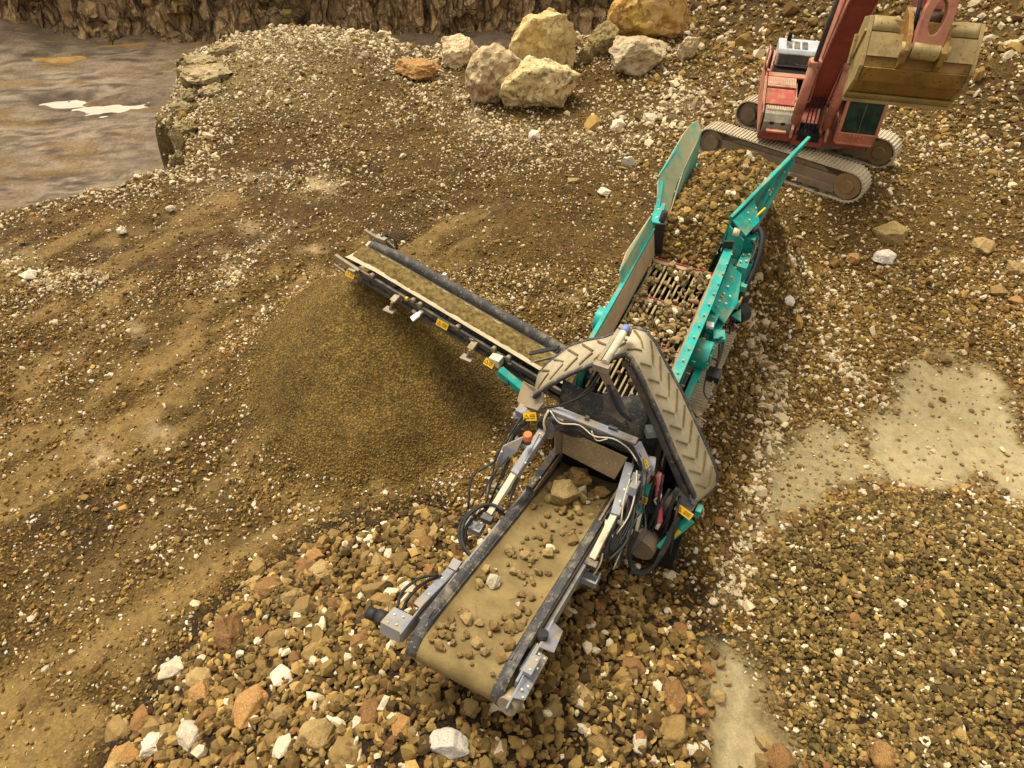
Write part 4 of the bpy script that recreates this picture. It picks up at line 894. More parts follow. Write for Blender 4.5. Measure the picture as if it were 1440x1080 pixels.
for s in (-1, 1):                                      # support rams with their outer boxes
    x = -.70 if s < 0 else .74
    k = MB(); k.bar((x+.06*s*-1 if s > 0 else x+.12, 3.42, 2.36), (x+.02, 2.74, 2.12), .12, .13)
    if s < 0: k.plate([(-.74, 3.16, 2.46), (-.96, 2.95, 2.36), (-.98, 2.78, 2.20), (-.92, 2.80, 2.06), (-.78, 3.0, 2.30)], .025); k.bar((-.60, 3.35, 2.36), (-.63, 2.74, 2.13), .02, .12)
    else: k.plate([(.86, 3.55, 2.48), (.98, 3.45, 2.3), (.86, 2.9, 2.1), (.80, 3.0, 2.25)], .02); k.bar((.82, 3.3, 2.36), (.80, 2.85, 2.2), .05, .10)
    ra = k.build('support_ram', M['grey'], ov, .008)
    MB().bar((x+.01, 2.76, 2.12), (x-.09 if s < 0 else x-.05, 2.22, 1.80), .085, .085).build('ram_rod', M['cream'], ra, .006)
    k = MB(); k.box((x-.10 if s < 0 else x-.04, 2.16, 1.76), (.16, .10, .10)); k.bar((x+.03, 2.95, 2.05), (x+.05, 2.5, 1.85), .04, .10); k.build('ram_clevis', M['dgrey'], ra, .006)
    k = MB(); k.cyl((x-.05, 2.82, 2.06), (x-.14 if s < 0 else x+.10, 2.30, 1.78), .03, 10); k.build('hydraulic_cylinder', M['black'], ra)
    k = MB(); xx = -.96 if s < 0 else .72
    k.box((xx, 2.02, 1.55), (.22, .03, .12)); k.box((xx-.11, 2.1, 1.55), (.02, .18, .12)); k.box((xx+.11, 2.1, 1.55), (.02, .18, .12)); k.box((xx, 2.1, 1.50), (.22, .18, .02)); k.build('step_bracket', M['grey'], ov, .004)
    k = MB(); k.tube([(xx-.05, 2.15, 1.6), (xx-.02, 2.28, 1.72), (xx+.02, 2.30, 1.78)], .012, 6); k.tube([(xx+.04, 2.12, 1.6), (xx+.07, 2.25, 1.7), (xx+.06, 2.35, 1.8)], .012, 6); k.each('cable', M['cream'], ov)
b = MB()
for dz, dx in ((0, 0), (.05, .05), (-.03, .09)):
    b.tube([(-.62+dx*.3, 2.28, 1.86+dz), (-.80, 2.30, 1.86+dz), (-1.00+dx, 2.22, 1.80+dz), (-1.10+dx, 2.02, 1.72+dz), (-1.06+dx, 1.84, 1.66+dz), (-.92+dx*.4, 1.70, 1.62+dz), (-.74, 1.62, 1.66)], .022, 8)
b.each('hydraulic_hose', M['black'], ov)
b = MB(); b.bar((-.625, 1.95, nz_(1.95)+.04), (-.625, 2.35, nz_(2.35)+.04), .035, .05); b.bar((.635, 1.95, nz_(1.95)+.02), (.635, 2.35, nz_(2.35)+.02), .035, .06); b.each('rusty_cover', M['rust'], ov)
b = MB(); b.bar((-.56, 2.95, nz_(2.95)+.14), (-.54, 3.95, nz_(3.95)+.34), .10, .20); b.each('tail_skirt', M['dgrey'], ov, .006)
b = MB(); b.bar((-.49, 2.95, nz_(2.95)+.12), (-.47, 3.95, nz_(3.95)+.30), .02, .14); b.bar((.52, 2.9, nz_(2.9)+.12), (.54, 4.0, nz_(4.0)+.24), .03, .12); b.each('skirt_board', M['chute'], ov)
b = MB(); b.bar((.575, .6, nz_(.6)+.10), (.595, 3.2, nz_(3.2)+.10), .018, .03); b.bar((-.585, .6, nz_(.6)+.10), (-.60, 3.0, nz_(3.0)+.10), .018, .03); b.each('edge_rail', M['steel'], ov)

# --- head frame of the screen: grey cross bar with cables, control boxes, beacon
b = MB(); b.bar((-.50, 3.54, 2.70), (.70, 3.50, 2.70), .12, .13); b.bar((.68, 3.50, 2.70), (.90, 3.42, 2.42), .13, .12); b.bar((-.48, 3.56, 2.66), (-.56, 3.62, 2.1), .12, .12); b.bar((.90, 3.44, 2.44), (.90, 3.5, 1.5), .12, .12); b.box((-.40, 3.50, 2.60), (.18, .12, .18))
hf = b.build('cross_frame', M['grey'], SP, .012)
b = MB()
for i in range(4):
    z = 2.75-.03*i; y = 3.455-.012*i; b.tube([(-.52, y+.05, z), (-.36, y-.03, z-.06-.02*i), (-.1, y, z-.01), (.16, y-.03, z-.05), (.42, y, z-.01), (.64, y-.02, z-.03), (.80, y-.05, z-.14), (.86, y-.12, z-.36), (.84, y-.22, z-.5-.04*i)], .011, 6)
for i in range(3): b.tube([(-.52, 3.5, 2.70), (-.60-.03*i, 3.40, 2.5), (-.62, 3.46, 2.28), (-.60-.04*i, 3.34, 2.1)], .014, 6)
b.each('cable', M['black'], hf)
b = MB(); b.tube([(-.52, 3.47, 2.77), (-.34, 3.40, 2.68), (-.08, 3.44, 2.73), (.15, 3.40, 2.67), (.40, 3.43, 2.72), (.62, 3.41, 2.67), (.78, 3.35, 2.56)], .010, 6); b.tube([(.1, 3.43, 2.72), (.2, 3.39, 2.62), (.33, 3.41, 2.70)], .010, 6); b.tube([(-.55, 3.5, 2.74), (-.58, 3.42, 2.58), (-.54, 3.38, 2.44)], .018, 6); b.each('cable', M['cream'], hf)
b = MB(); b.box((.86, 3.95, 2.58), (.34, .14, .13), rz=.55); b.build('junction_box', M['grey'], hf, .01)
b = MB(); b.box((-.02, 3.55, 2.79), (.05, .05, .05)); b.box((.35, 3.54, 2.79), (.12, .04, .03)); b.each('cable_clip', M['dgrey'], hf)
b = MB(); b.cyl((-.66, 3.08, 2.44), (-.66, 3.08, 2.52), .05, 14); bp = b.build('beacon_base', M['dgrey'], hf); 
b = MB(); b.cyl((-.66, 3.08, 2.52), (-.66, 3.08, 2.62), .068, 18, .058); b.build('beacon_light', M['orange'], hf, .012)
b = MB(); b.bar((.83, 3.28, 2.42), (.83, 3.20, 2.34), .10, .12); b.box((.86, 3.1, 2.35), (.10, .22, .14), rx=-.3); b.cyl((.86, 3.55, 2.3), (.98, 3.58, 2.3), .13, 14); b.build('valve_block', M['grey'], hf, .01)
sticker(hf, (.875, 3.385, 2.52), (.2, -.2, -.3), (0, -1, 0), .10, .06)
b = MB()
for i in range(5): b.tube([(.80+.02*i, 3.30, 2.45), (.86+.025*i, 3.08, 2.3), (.88+.02*i, 2.85, 2.12), (.84+.03*i, 2.62, 1.98), (.80+.02*i, 2.4, 1.8)], .013, 6)
for i in range(3): b.tube([(.84, 3.0, 2.3), (1.0, 2.95, 1.9-.1*i), (.96, 2.75, 1.6), (.9, 2.6, 1.5+.1*i)], .014, 6)
b.each('hydraulic_hose', M['black'], hf)
b = MB(); b.tube([(.82, 3.25, 2.50), (.90, 3.02, 2.36), (.92, 2.80, 2.14), (.86, 2.58, 1.98)], .010, 6); b.tube([(.78, 3.12, 2.46), (.80, 2.9, 2.3), (.86, 2.7, 2.1)], .009, 6); b.each('cable', M['cream'], hf)
b = MB(); bolts(b, [(.74, 3.2, 2.44), (.76, 3.0, 2.36), (.76, 2.86, 2.28), (-.58, 3.3, 2.44), (-.6, 2.9, 2.24), (-.94, 2.86, 2.33), (-.53, 3.1, 1.66), (-.53, 3.0, 1.70), (-.50, 3.2, 1.62)], .02, (0, -.3, 1)); b.each('bolt', M['cream'], hf)
# rubber curtain and chute plate below the screen exit
A = []; B = []
for i in range(15):
    t = i/14; x = -.58+1.26*t; sag = math.sin(t*math.pi); A.append((x, 4.02-.02*sag+.34*t, 2.86-.20*sag+.03*t)); B.append((x*.98, 3.80-.06*math.sin(t*9)*.3+.12*t, 2.02+.015*math.sin(t*21)))
MB().strip(A, B, .02).build('rubber_curtain', M['rubber'], SP)
b = MB(); b.plate([(-.46, 3.86, 2.05), (.56, 3.78, 2.03), (.46, 3.66, 1.62), (-.40, 3.74, 1.66)], .025); b.build('chute_plate', M['chute'], SP, .004)
b = MB(); b.plate([(-.47, 3.88, 2.06), (-.42, 3.74, 1.64), (-.46, 3.60, 1.72), (-.52, 3.70, 2.06)], .02); b.build('chute_cheek', M['steel'], SP)
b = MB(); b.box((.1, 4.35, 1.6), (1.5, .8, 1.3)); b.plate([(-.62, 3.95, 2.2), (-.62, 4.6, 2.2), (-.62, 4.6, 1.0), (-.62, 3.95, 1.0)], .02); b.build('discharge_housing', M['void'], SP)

# --- fines conveyor to the left
FN0, FN1 = V3((-5.29, 5.32, 2.60)), V3((-.55, 5.02, 1.50)); FF0, FF1 = V3((-5.09, 5.82, 2.68)), V3((-.55, 5.67, 1.58))
def fb(t, u, dz=0.): p = FN0.lerp(FN1, t).lerp(FF0.lerp(FF1, t), u); return (p.x, p.y, p.z+dz)
def fbx(t, u, dz=0.):
    p = V3(fb(t, u, dz)); return p
b = MB()
for u in (-.06, 1.06): b.bar(fbx(.02, u, -.10), fbx(1, u, -.10), .05, .10); b.bar(fbx(.06, u+(.02 if u < 0 else -.02), -.30), fbx(1, u, -.30), .04, .06)
for t in np.linspace(.08, .95, 9): b.bar(fbx(t, -.06, -.2), fbx(t, 1.06, -.2), .05, .05); b.bar(fbx(t, -.07, -.1), fbx(t+.03, -.06, -.3), .03, .03)
fc = b.build('fines_conveyor', M['dgrey'], SP, .005)
vs = []; fs = []; us = [0, .10, .2, .3, .5, .7, .8, .9, 1.]; zz = [.10, .045, .01, 0, 0, 0, .02, .07, .15]; n = len(us); nt_ = 24
for i in range(nt_+1):
    t = i/nt_
    for u, z in zip(us, zz): fd = min(1, .35+t*5); vs.append(fb(t, u, z*fd-.04))
for k in range(1, 8):
    a = k/7*math.pi*.9
    for u, z in zip(us, zz): p = V3(fb(0, u, z*.35-.04)); q = (FN0-FN1).normalized(); vs.append(tuple(p+q*.12*math.sin(a)+V3((0, 0, -.12*(1-math.cos(a))))))
rows = [list(range((nt_-i)*n, (nt_-i)*n+n)) for i in range(nt_+1)]+[list(range((nt_+1+k)*n, (nt_+1+k)*n+n)) for k in range(7)]
for r0, r1 in zip(rows[:-1], rows[1:]):
    for j in range(n-1): fs.append((r0[j], r0[j+1], r1[j+1], r1[j]))
MB().add(vs, fs, True).build('belt', M['tanbelt'], fc)
A = [fb(t, .82, -.04+.032*min(1, .35+t*5)+.008) for t in np.linspace(0, 1, 24)]; B = [fb(t, 1.02, -.04+.165*min(1, .35+t*5)+.008) for t in np.linspace(0, 1, 24)]
MB().strip(A, B, -.012).build('belt_edge', M['rubber'], fc)
MB().cyl(fb(0, -.02, -.17), fb(0, 1.02, -.17), .11, 20).build('head_drum', M['dgrey'], fc)
b = MB()
A = [fb(t, .0, -.36) for t in (.03, 1)]; B = [fb(t, 1., -.36) for t in (.03, 1)]; b.strip(A, B, .012); b.build('return_belt', M['rubber'], fc)
b = MB(); b.bar(fbx(-.035, -.16, -.02), fbx(.07, -.16, -.06), .06, .10); b.bar(fbx(-.03, -.30, -.14), fbx(.075, -.30, -.20), .03, .06); b.box(fb(.05, -.2, -.07), (.16, .14, .09), rz=-.06); hb = b.build('head_bracket', M['steel'], fc, .006)
MB().cyl(fb(.01, -.24, -.13), fb(.01, -.05, -.13), .05, 12).build('bearing', M['rust'], hb)
sticker(hb, fb(.052, -.335, -.10), (1, -.05, -.2), (0, -.55, .8), .15, .085)
b = MB(); b.bar(fbx(-.05, 1.14, .08), fbx(.02, 1.14, .06), .05, .05); b.box(fb(.022, 1.18, .06), (.24, .10, .09), rz=-.06); b.bar(fbx(.04, 1.22, .05), fbx(.075, 1.22, -.02), .03, .10); hb = b.build('head_bracket', M['steel'], fc, .006)
b = MB(); b.cyl(fb(.02, 1.22, .06), fb(.02, 1.45, .06), .05, 12); b.tube([fb(.02, 1.4, .08), fb(.06, 1.42, .06), fb(.08, 1.3, -.05)], .02, 7); b.build('drive_motor', M['black'], hb)
for t in (.235, .565):
    k = MB(); k.bar(fbx(t, -.06, -.10), fbx(t, -.34, -.14), .12, .05); k.bar(fbx(t, -.32, -.13), fbx(t-.01, -.36, -.30), .12, .04); k.box(fb(t-.005, -.44, -.30), (.22, .14, .03), rz=-.06); k.build('mounting_bracket', M['steel'], fc, .006)
k = MB(); k.bar(fbx(.34, -.06, -.12), fbx(.335, -.2, -.16), .07, .04); k.bar(fbx(.335, -.2, -.16), fbx(.325, -.42, -.22), .12, .03); k.build('guard_tab', M['white'], fc, .004)
for t in (.12, .30, .33, .49, .64, .70):
    MB().cyl(fb(t, -.13, -.02), fb(t, .02, -.03), .045, 12).build('idler_roller', M['steel'], fc)
MB().box(fb(.275, -.10, -.05), (.05, .05, .05)).build('grease_point', M['yellow'], fc)
sticker(fc, fb(.435, -.155, -.09), (1, -.06, -.23), (0, -.45, .9), .19, .10)
b = MB(); b.box(fb(.665, -.25, -.10), (.20, .16, .16), rz=-.06); q = b.build('pivot_box', M['cream'], fc, .01); sticker(q, fb(.650, -.40, -.13), (1, -.06, -.23), (0, -.6, .7), .15, .10)
b = MB(); b.bar(fbx(.69, -.40, -.16), fbx(.80, -.46, -.24), .14, .13); b.build('slew_arm', M['teal'], fc, .01)
b = MB(); b.tube([fb(.73, -.5, -.12), fb(.74, -.55, -.22), fb(.72, -.52, -.30)], .014, 6); b.each('cable', M['black'], fc)
MB().box(fb(.32, 1.12, .10), (.06, .06, .05)).build('grease_point', M['white'], fc)

# --- folded chevron conveyor standing over the screen
CN = [(-.86, 3.62, 2.72), (-.71, 3.67, 2.94), (-.43, 3.83, 3.18), (-.20, 3.87, 3.38), (.02, 3.89, 3.56), (.16, 3.91, 3.68), (.26, 3.92, 3.74), (.35, 3.905, 3.73), (.46, 3.88, 3.60), (.60, 3.86, 3.38), (.89, 3.82, 2.93), (1.20, 3.75, 2.44), (1.46, 3.69, 2.06), (1.57, 3.69, 1.88), (1.61, 3.70, 1.74), (1.58, 3.71, 1.60)]
CF = [(-1.00, 4.10, 2.72), (-.87, 4.18, 2.94), (-.62, 4.32, 3.24), (-.40, 4.32, 3.42), (-.16, 4.30, 3.58), (.06, 4.40, 3.72), (.20, 4.44, 3.78), (.34, 4.47, 3.76), (.49, 4.48, 3.62), (.66, 4.45, 3.40), (1.02, 4.39, 2.95), (1.36, 4.34, 2.45), (1.63, 4.28, 2.06), (1.75, 4.22, 1.88), (1.79, 4.16, 1.74), (1.76, 4.12, 1.60)]
b = MB(); 
I1 = [(x*.98-.02, y-.005, z-.16) for x, y, z in CN[6:]]; I2 = [(x*.98-.02, y+.02, z-.16) for x, y, z in CF[6:]]
for a, bb in ((I1, .05), (I2, -.03)):
    for p, q in zip(a[:-1], a[1:]): b.bar((p[0], p[1]+bb, p[2]-.02), (q[0], q[1]+bb, q[2]-.02), .05, .10)
for i in (2, 5, 7): b.bar(I1[i], I2[i], .06, .06)
ch = b.build('folded_conveyor', M['dgrey'], SP, .005)
chev_belt = MB().strip(CN, CF, .022).build('belt', M['chevbelt'], ch)
for L_, s in ((CN, 1), (CF, -1)):                       # black rubber rim of the belt
    A = [lerp(a, c, -.015) for a, c in (zip(CN, CF) if s > 0 else zip(CF, CN))]; B = [lerp(a, c, .075) for a, c in (zip(CN, CF) if s > 0 else zip(CF, CN))]
    A = [(x, y, z+.008) for x, y, z in A]; B = [(x, y, z+.008) for x, y, z in B]
    (MB().strip(A, B, .05) if s > 0 else MB().strip(B, A, .06)).build('belt_rim', M['rubber'], ch)
# outward ribs forming arrow shapes along the belt
def along(Lp, s):
    d = [0]
    for p, q in zip(Lp[:-1], Lp[1:]): d.append(d[-1]+(V3(q)-V3(p)).length)
    s = min(max(s, 0), d[-1]-1e-4)
    for i in range(len(d)-1):
        if d[i] <= s <= d[i+1]: return V3(Lp[i]).lerp(V3(Lp[i+1]), (s-d[i])/(d[i+1]-d[i]+1e-9))
MID = [lerp(a, c, .46) for a, c in zip(CN, CF)]; LEN = sum((V3(q)-V3(p)).length for p, q in zip(MID[:-1], MID[1:]))
def beltpt(s, u):
    a = along(CN, s/LEN*sum((V3(q)-V3(p)).length for p, q in zip(CN[:-1], CN[1:]))); c = along(CF, s/LEN*sum((V3(q)-V3(p)).length for p, q in zip(CF[:-1], CF[1:]))); return a.lerp(c, u)
b = MB(); s = .12
while s < LEN-.25:
    sg = 1 if s < LEN*.3 else -1
    for u0, u1 in ((.16, .44), (.86, .52)):
        pts = [beltpt(s+(.20*k/4)*(1), u0+(u1-u0)*k/4) if True else 0 for k in range(5)]
        nn = [(beltpt(s+.05, .5)-beltpt(s-.05, .5)).cross(beltpt(s, .9)-beltpt(s, .1)).normalized()*.010]*5
        for p, q, m_ in zip(pts[:-1], pts[1:], nn): b.bar(p+m_, q+m_, .022, .02, m_)
    s += .185 if False else .25
weld(chev_belt, b, M['cleat'])
b = MB(); b.cyl((.155, 3.44, 3.96), (.165, 4.04, 3.98), .048, 16); tb = b.build('return_roller', M['cream'], ch)
b = MB(); b.cyl((.165, 4.03, 3.98), (.168, 4.14, 3.985), .052, 16); b.cyl((.158, 3.58, 3.962), (.158, 3.60, 3.962), .050, 16); b.each('roller_end', M['bluepaint'], ch)
b = MB()
for y in (3.70, 3.86): b.cyl((.158, y, 3.965), (.158, y+.05, 3.965), .0495, 16)
b.each('roller_ring', M['liner'], ch)
b = MB(); b.bar((.07, 3.46, 3.93), (.09, 4.08, 3.95), .05, .06); b.box((.13, 3.42, 3.90), (.20, .10, .10)); b.box((.15, 4.14, 3.93), (.16, .08, .10)); b.bar((.10, 3.44, 3.9), (.24, 3.60, 3.40), .05, .10); b.build('roller_bracket', M['steel'], ch, .006)
b = MB(); b.tube([(-.25, 3.6, 2.95), (-.05, 3.62, 3.28), (.10, 3.50, 3.72), (.2, 3.42, 3.88)], .02, 6); b.tube([(.22, 3.5, 3.55), (.4, 3.5, 3.2), (.55, 3.6, 2.98)], .025, 6); b.tube([(-.62, 3.5, 2.75), (-.4, 3.56, 2.85), (-.1, 3.6, 3.15), (.05, 3.6, 3.45)], .016, 6); b.each('hydraulic_hose', M['black'], ch)
b = MB(); b.plate([(.16, 3.55, 3.35), (.30, 3.62, 3.42), (.52, 3.60, 3.06), (.46, 3.52, 2.96), (.2, 3.5, 3.1)], .03); b.build('hinge_plate', M['dgrey'], ch, .006)
b = MB(); b.plate([(-1.16, 3.96, 2.60), (-.72, 3.66, 2.86), (-.66, 3.60, 2.72), (-.72, 3.52, 2.62), (-1.06, 3.66, 2.44), (-1.14, 3.74, 2.42)], .03); b.bar((-1.02, 3.58, 2.40), (-.40, 3.66, 2.66), .06, .06); b.box((-.86, 3.56, 2.42), (.22, .10, .14), rz=.4); b.plate([(-1.18, 4.22, 2.75), (-.80, 4.30, 2.98), (-.74, 4.42, 2.9), (-1.1, 4.4, 2.66)], .02); eb = b.build('tail_bracket', M['steel'], ch, .006)
b = MB(); b.box((-.98, 3.56, 2.44), (.14, .16, .12)); b.cyl((-1.08, 3.5, 2.36), (-.98, 3.54, 2.4), .05, 12); b.bar((-1.1, 3.46, 2.34), (-.55, 3.56, 2.5), .03, .03); b.build('tensioner', M['grey'], ch, .006)
sticker(ch, (-.82, 3.49, 2.485), (.9, .25, .25), (0, -.5, .8), .16, .10)
b = MB(); b.plate([(-1.24, 4.30, 2.80), (-.84, 4.36, 3.02), (-.86, 4.52, 2.96), (-1.3, 4.44, 2.72)], .02); b.each('rubber_flap', M['black'], ch)
# low right end of the folded conveyor: housing, brackets, strap, hoses
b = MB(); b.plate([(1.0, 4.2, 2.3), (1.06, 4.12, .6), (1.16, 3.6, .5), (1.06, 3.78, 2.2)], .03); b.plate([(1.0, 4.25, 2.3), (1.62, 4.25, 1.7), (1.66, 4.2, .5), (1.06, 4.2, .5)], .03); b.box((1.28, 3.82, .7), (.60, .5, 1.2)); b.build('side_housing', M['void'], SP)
b = MB(); b.bar((1.10, 3.86, 2.2), (1.42, 3.82, 1.95), .04, .04); b.each('red_edging', M['redline'], SP) if False else None
b = MB(); b.bar((1.10, 4.28, 2.38), (1.22, 3.96, 1.98), .035, .06); b.each('red_edging', M['redline'], SP)
b = MB(); b.cyl((1.26, 3.88, 1.78), (1.46, 3.92, 1.74), .06, 14); b.build('tail_roller', M['black'], SP)
b = MB(); b.plate([(1.36, 3.84, 1.86), (1.62, 3.82, 1.66), (1.60, 3.64, 1.62), (1.52, 3.52, 1.58), (1.34, 3.60, 1.74)], .10); b.bar((1.36, 3.80, 1.78), (1.20, 3.46, 1.46), .10, .12); kb = b.build('corner_bracket', M['dgrey'], SP, .01)
b = MB(); b.box((1.55, 3.78, 1.74), (.16, .16, .12), rz=-.3, rx=-.2); b.build('corner_box', M['grey'], kb, .008)
sticker(kb, (1.51, 3.53, 1.685), (.95, -.10, -.30), (0, -.5, .8), .21, .09)
b = MB(); b.box((1.68, 3.70, 1.58), (.08, .14, .16)); b.bar((1.62, 3.58, 1.50), (1.44, 3.38, 1.22), .10, .14); b.bar((1.44, 3.38, 1.26), (1.34, 3.2, 1.12), .06, .06); b.build('corner_foot', M['teal'], kb, .008)
b = MB(); b.bar((1.54, 3.42, 1.38), (1.44, 3.30, 1.26), .03, .08); b.build('yellow_tag', M['yellow'], kb)
b = MB(); b.bar((.96, 3.46, 2.06), (.965, 3.28, 1.66), .10, .09); tp = b.build('folding_post', M['teal'], SP, .008); sticker(tp, (.965, 3.325, 1.885), (1, 0, 0), (0, -.3, .9), .11, .10)
b = MB(); b.bar((.965, 3.28, 1.66), (.99, 3.12, 1.34), .08, .07); b.cyl((.99, 3.1, 1.34), (1.0, 3.02, 1.22), .03, 8); b.build('post_leg', M['cream'], SP, .006)
MB().box((.93, 3.50, 2.10), (.08, .08, .05)).build('orange_cap', M['orange'], SP, .01)
b = MB(); b.tube([(1.04, 3.62, 2.14), (1.09, 3.58, 2.0), (1.12, 3.52, 1.86), (1.17, 3.46, 1.72), (1.21, 3.42, 1.58), (1.25, 3.38, 1.46)], .048, 9); st = b.build('pink_strap', M['pink'], SP)
b = MB(); b.tube([(1.10, 3.53, 1.96), (1.17, 3.47, 1.88), (1.10, 3.44, 1.80), (1.20, 3.40, 1.72)], .014, 6); b.cyl((1.25, 3.38, 1.46), (1.24, 3.32, 1.36), .03, 8); b.build('rope_tail', M['cream'], st)
b = MB()
for k in range(3): b.tube([(.98+.03*k, 3.05, 1.5), (1.02, 2.86, 1.18+.03*k), (1.18, 2.76+.02*k, .98), (1.36, 2.90+.02*k, 1.02), (1.42+.02*k, 3.20, 1.30), (1.44+.02*k, 3.55, 1.62)], .026, 8)
b.tube([(.88, 3.05, 1.8), (.93, 2.8, 1.4), (.99, 2.7, 1.1)], .02, 7); b.each('hydraulic_hose', M['black'], SP)
b = MB(); b.cyl((1.10, 3.1, 1.05), (1.12, 3.35, 1.05), .22, 18); b.build('hose_reel', M['trackdark'], SP)

# ---- material on the machine: loose things of their own
def local_pts(l): 
    a = np.asarray(l, float); x = MO[0]+a[:, 0]*math.cos(MA)+a[:, 1]*math.sin(MA); y = MO[1]-a[:, 0]*math.sin(MA)+a[:, 1]*math.cos(MA); return np.stack([x, y, a[:, 2]], -1)
def lw(x, y, z): return tuple(local_pts([(x, y, z)])[0])
def stuff_stones(name, pts, rad, label, cat, pal=None, base=None):
    pts = local_pts(pts); rad = np.asarray(rad); c = palette(len(pts), .05, .05) if pal is None else pal
    parts = [bake('s', pts, rad, c, 2, None)]
    if base is not None: parts.append(base)
    o = merge(name, parts, M['gravel']); tag(o, label, cat, kind='stuff'); return o
# hopper load
hx, hy = np.meshgrid(np.linspace(-.5, 1.12, 30), np.linspace(7.40, 11.3, 56)); 
def hopz(x, y):
    xl = -.44+.02*(y-8); xr = .60+.21*(y-7.8); u = np.clip((x-xl)/(xr-xl), 0, 1)
    return 3.26+.13*(y-7.8)+.20*np.sin(u*np.pi)*np.minimum(1, (y-7.6)*1.2)+.10*fbm2(x*2.2, y*2.2, 3, 401)-.70*np.maximum(y-9.9, 0)-.9*np.maximum(7.95-y, 0)
hzz = hopz(hx, hy); xl = -.43; xr = .56+.205*(hy-7.8); hx2 = np.where(hx < 0, hx*.86, hx); hx2 = -.43+(hx+.5)/1.62*(xr+.43)
hzz = hopz(hx2, hy); bv = local_pts(np.stack([hx2, hy, hzz], -1).reshape(-1, 3)); i = np.arange(30*56).reshape(56, 30)
bf = np.stack([i[:-1, :-1], i[:-1, 1:], i[1:, 1:], i[1:, :-1]], -1).reshape(-1, 4); bt = np.concatenate([bf[:, [0, 1, 2]], bf[:, [0, 2, 3]]]); bc = np.tile(np.array((.12, .08, .032)), (len(bv), 1))
n = 4200; py_ = rng.uniform(7.38, 11.3, n); px_ = -.42+rng.random(n)*(.56+.205*(py_-7.8)+.40); rr = np.clip(np.exp(rng.normal(np.log(.036), .45, n)), .012, .11)
stuff_stones('crushed_stone', np.stack([px_, py_, hopz(px_, py_)+rr*.3], -1), rr, 'crushed brown stone heaped in the feed hopper between the teal wings', 'crushed stone', base=(bv, bt, bc))
# stones jumping down the screen deck
n = 1150; py_ = 4.4+rng.random(n)*2.85; px_ = rng.uniform(-.32, .64, n); cl_ = fbm2(px_*2.5, py_*2.0, 3, 411); k = (rng.random(n) < np.clip(.5+1.4*cl_+.16*(py_-5.4), .05, 1)); px_, py_ = px_[k], py_[k]; n = len(px_); rr = np.clip(np.exp(rng.normal(np.log(.042), .32, n)), .02, .085)
stuff_stones('crushed_stone', np.stack([px_, py_, deckz(py_)+.03+rr*rng.uniform(.4, 1.3, n)], -1), rr, 'dusty brown stones scattered over the bars of the screen deck', 'crushed stone', pal=palette(n, .06, .03, ((.17, .118, .042), (.32, .23, .095))))
# fines on the left belt
nn = 90; T_, U_ = np.meshgrid(np.linspace(0.0, .93, nn), np.linspace(.20, .84, 22)); zz_ = np.zeros_like(T_); pv = np.array([fb(t, u, 0) for t, u in zip(T_.ravel(), U_.ravel())]).reshape(22, nn, 3)
edge = np.minimum(U_-.20, .84-U_)/.16; hgt = .05*np.clip(edge, 0, 1)+.035*fbm2(T_*26, U_*5, 4, 421)-.012-.05*sstep(.22, 0, edge)+.02*fbm2(T_*80, U_*14, 2, 431); pv[..., 2] += hgt-.03
i = np.arange(22*nn).reshape(22, nn); ff = np.stack([i[:-1, :-1], i[:-1, 1:], i[1:, 1:], i[1:, :-1]], -1).reshape(-1, 4)
so_ = link('sand', np_mesh('sand', local_pts(pv.reshape(-1, 3)), ff, M['sand'], None, True)); tag(so_, 'strip of damp brown fines riding on the left conveyor belt', 'sand', kind='stuff')
# stones on the near belt, each one a thing
def beltz(x, y): return nz_(y)+.05
big_b = [(-.10, 3.16, .29, 'st_tan', 'largest brown boulder riding on the near belt below the chute plate'), (-.06, 3.64, .25, 'st_brown', 'second large brown rock on the near belt, close under the chute plate'), (-.18, 1.22, .12, 'st_white', 'white rock alone in the middle of the near belt'),
         (.05, 3.46, .10, 'st_white', 'pale stone right of the largest boulder on the near belt'), (-.28, 1.78, .10, 'st_tan', 'flat tan stone near the left side of the near belt'), (.16, 2.02, .10, 'st_tan', 'pale tan stone right of centre on the near belt'), (.32, 3.58, .14, 'st_brown', 'long brown stone by the right skirt of the near belt'),
         (-.30, 3.52, .09, 'st_tan', 'tan stone wedged between the two large boulders on the belt'), (-.36, 1.34, .08, 'st_tan', 'speckled tan stone left of the white rock on the belt')]
for i, (x, y, r, mt, lb) in enumerate(big_b):
    stone('rock', lw(x, y, beltz(x, y)), r, mt, lb, cat='rock', lvl=4, seed=7000+i*3, dims=(1, .82, .7), planes=10, rough=.08, sink=.06)
for i in range(190):
    for _ in range(20):
        y = random.uniform(.1, 3.7); x = random.uniform(-.40, .40); d_ = vn2(np.array([x*3.2]), np.array([y*2.4]), 77)[0]
        if d_ > random.uniform(.2, .72): break
    r = random.choice([.024, .03, .036, .042, .05, .066])*random.uniform(1.0, 1.4); stone('stone', lw(x, y, beltz(x, y)), r, random.choices(['st_brown', 'st_tan', 'st_white'], [60, 37, 3])[0], 'small dusty brown stone riding on the muddy near conveyor belt', 'stones riding on the near conveyor belt', lvl=2, dims=(1, .85, .8), sink=.08, rough=.05)

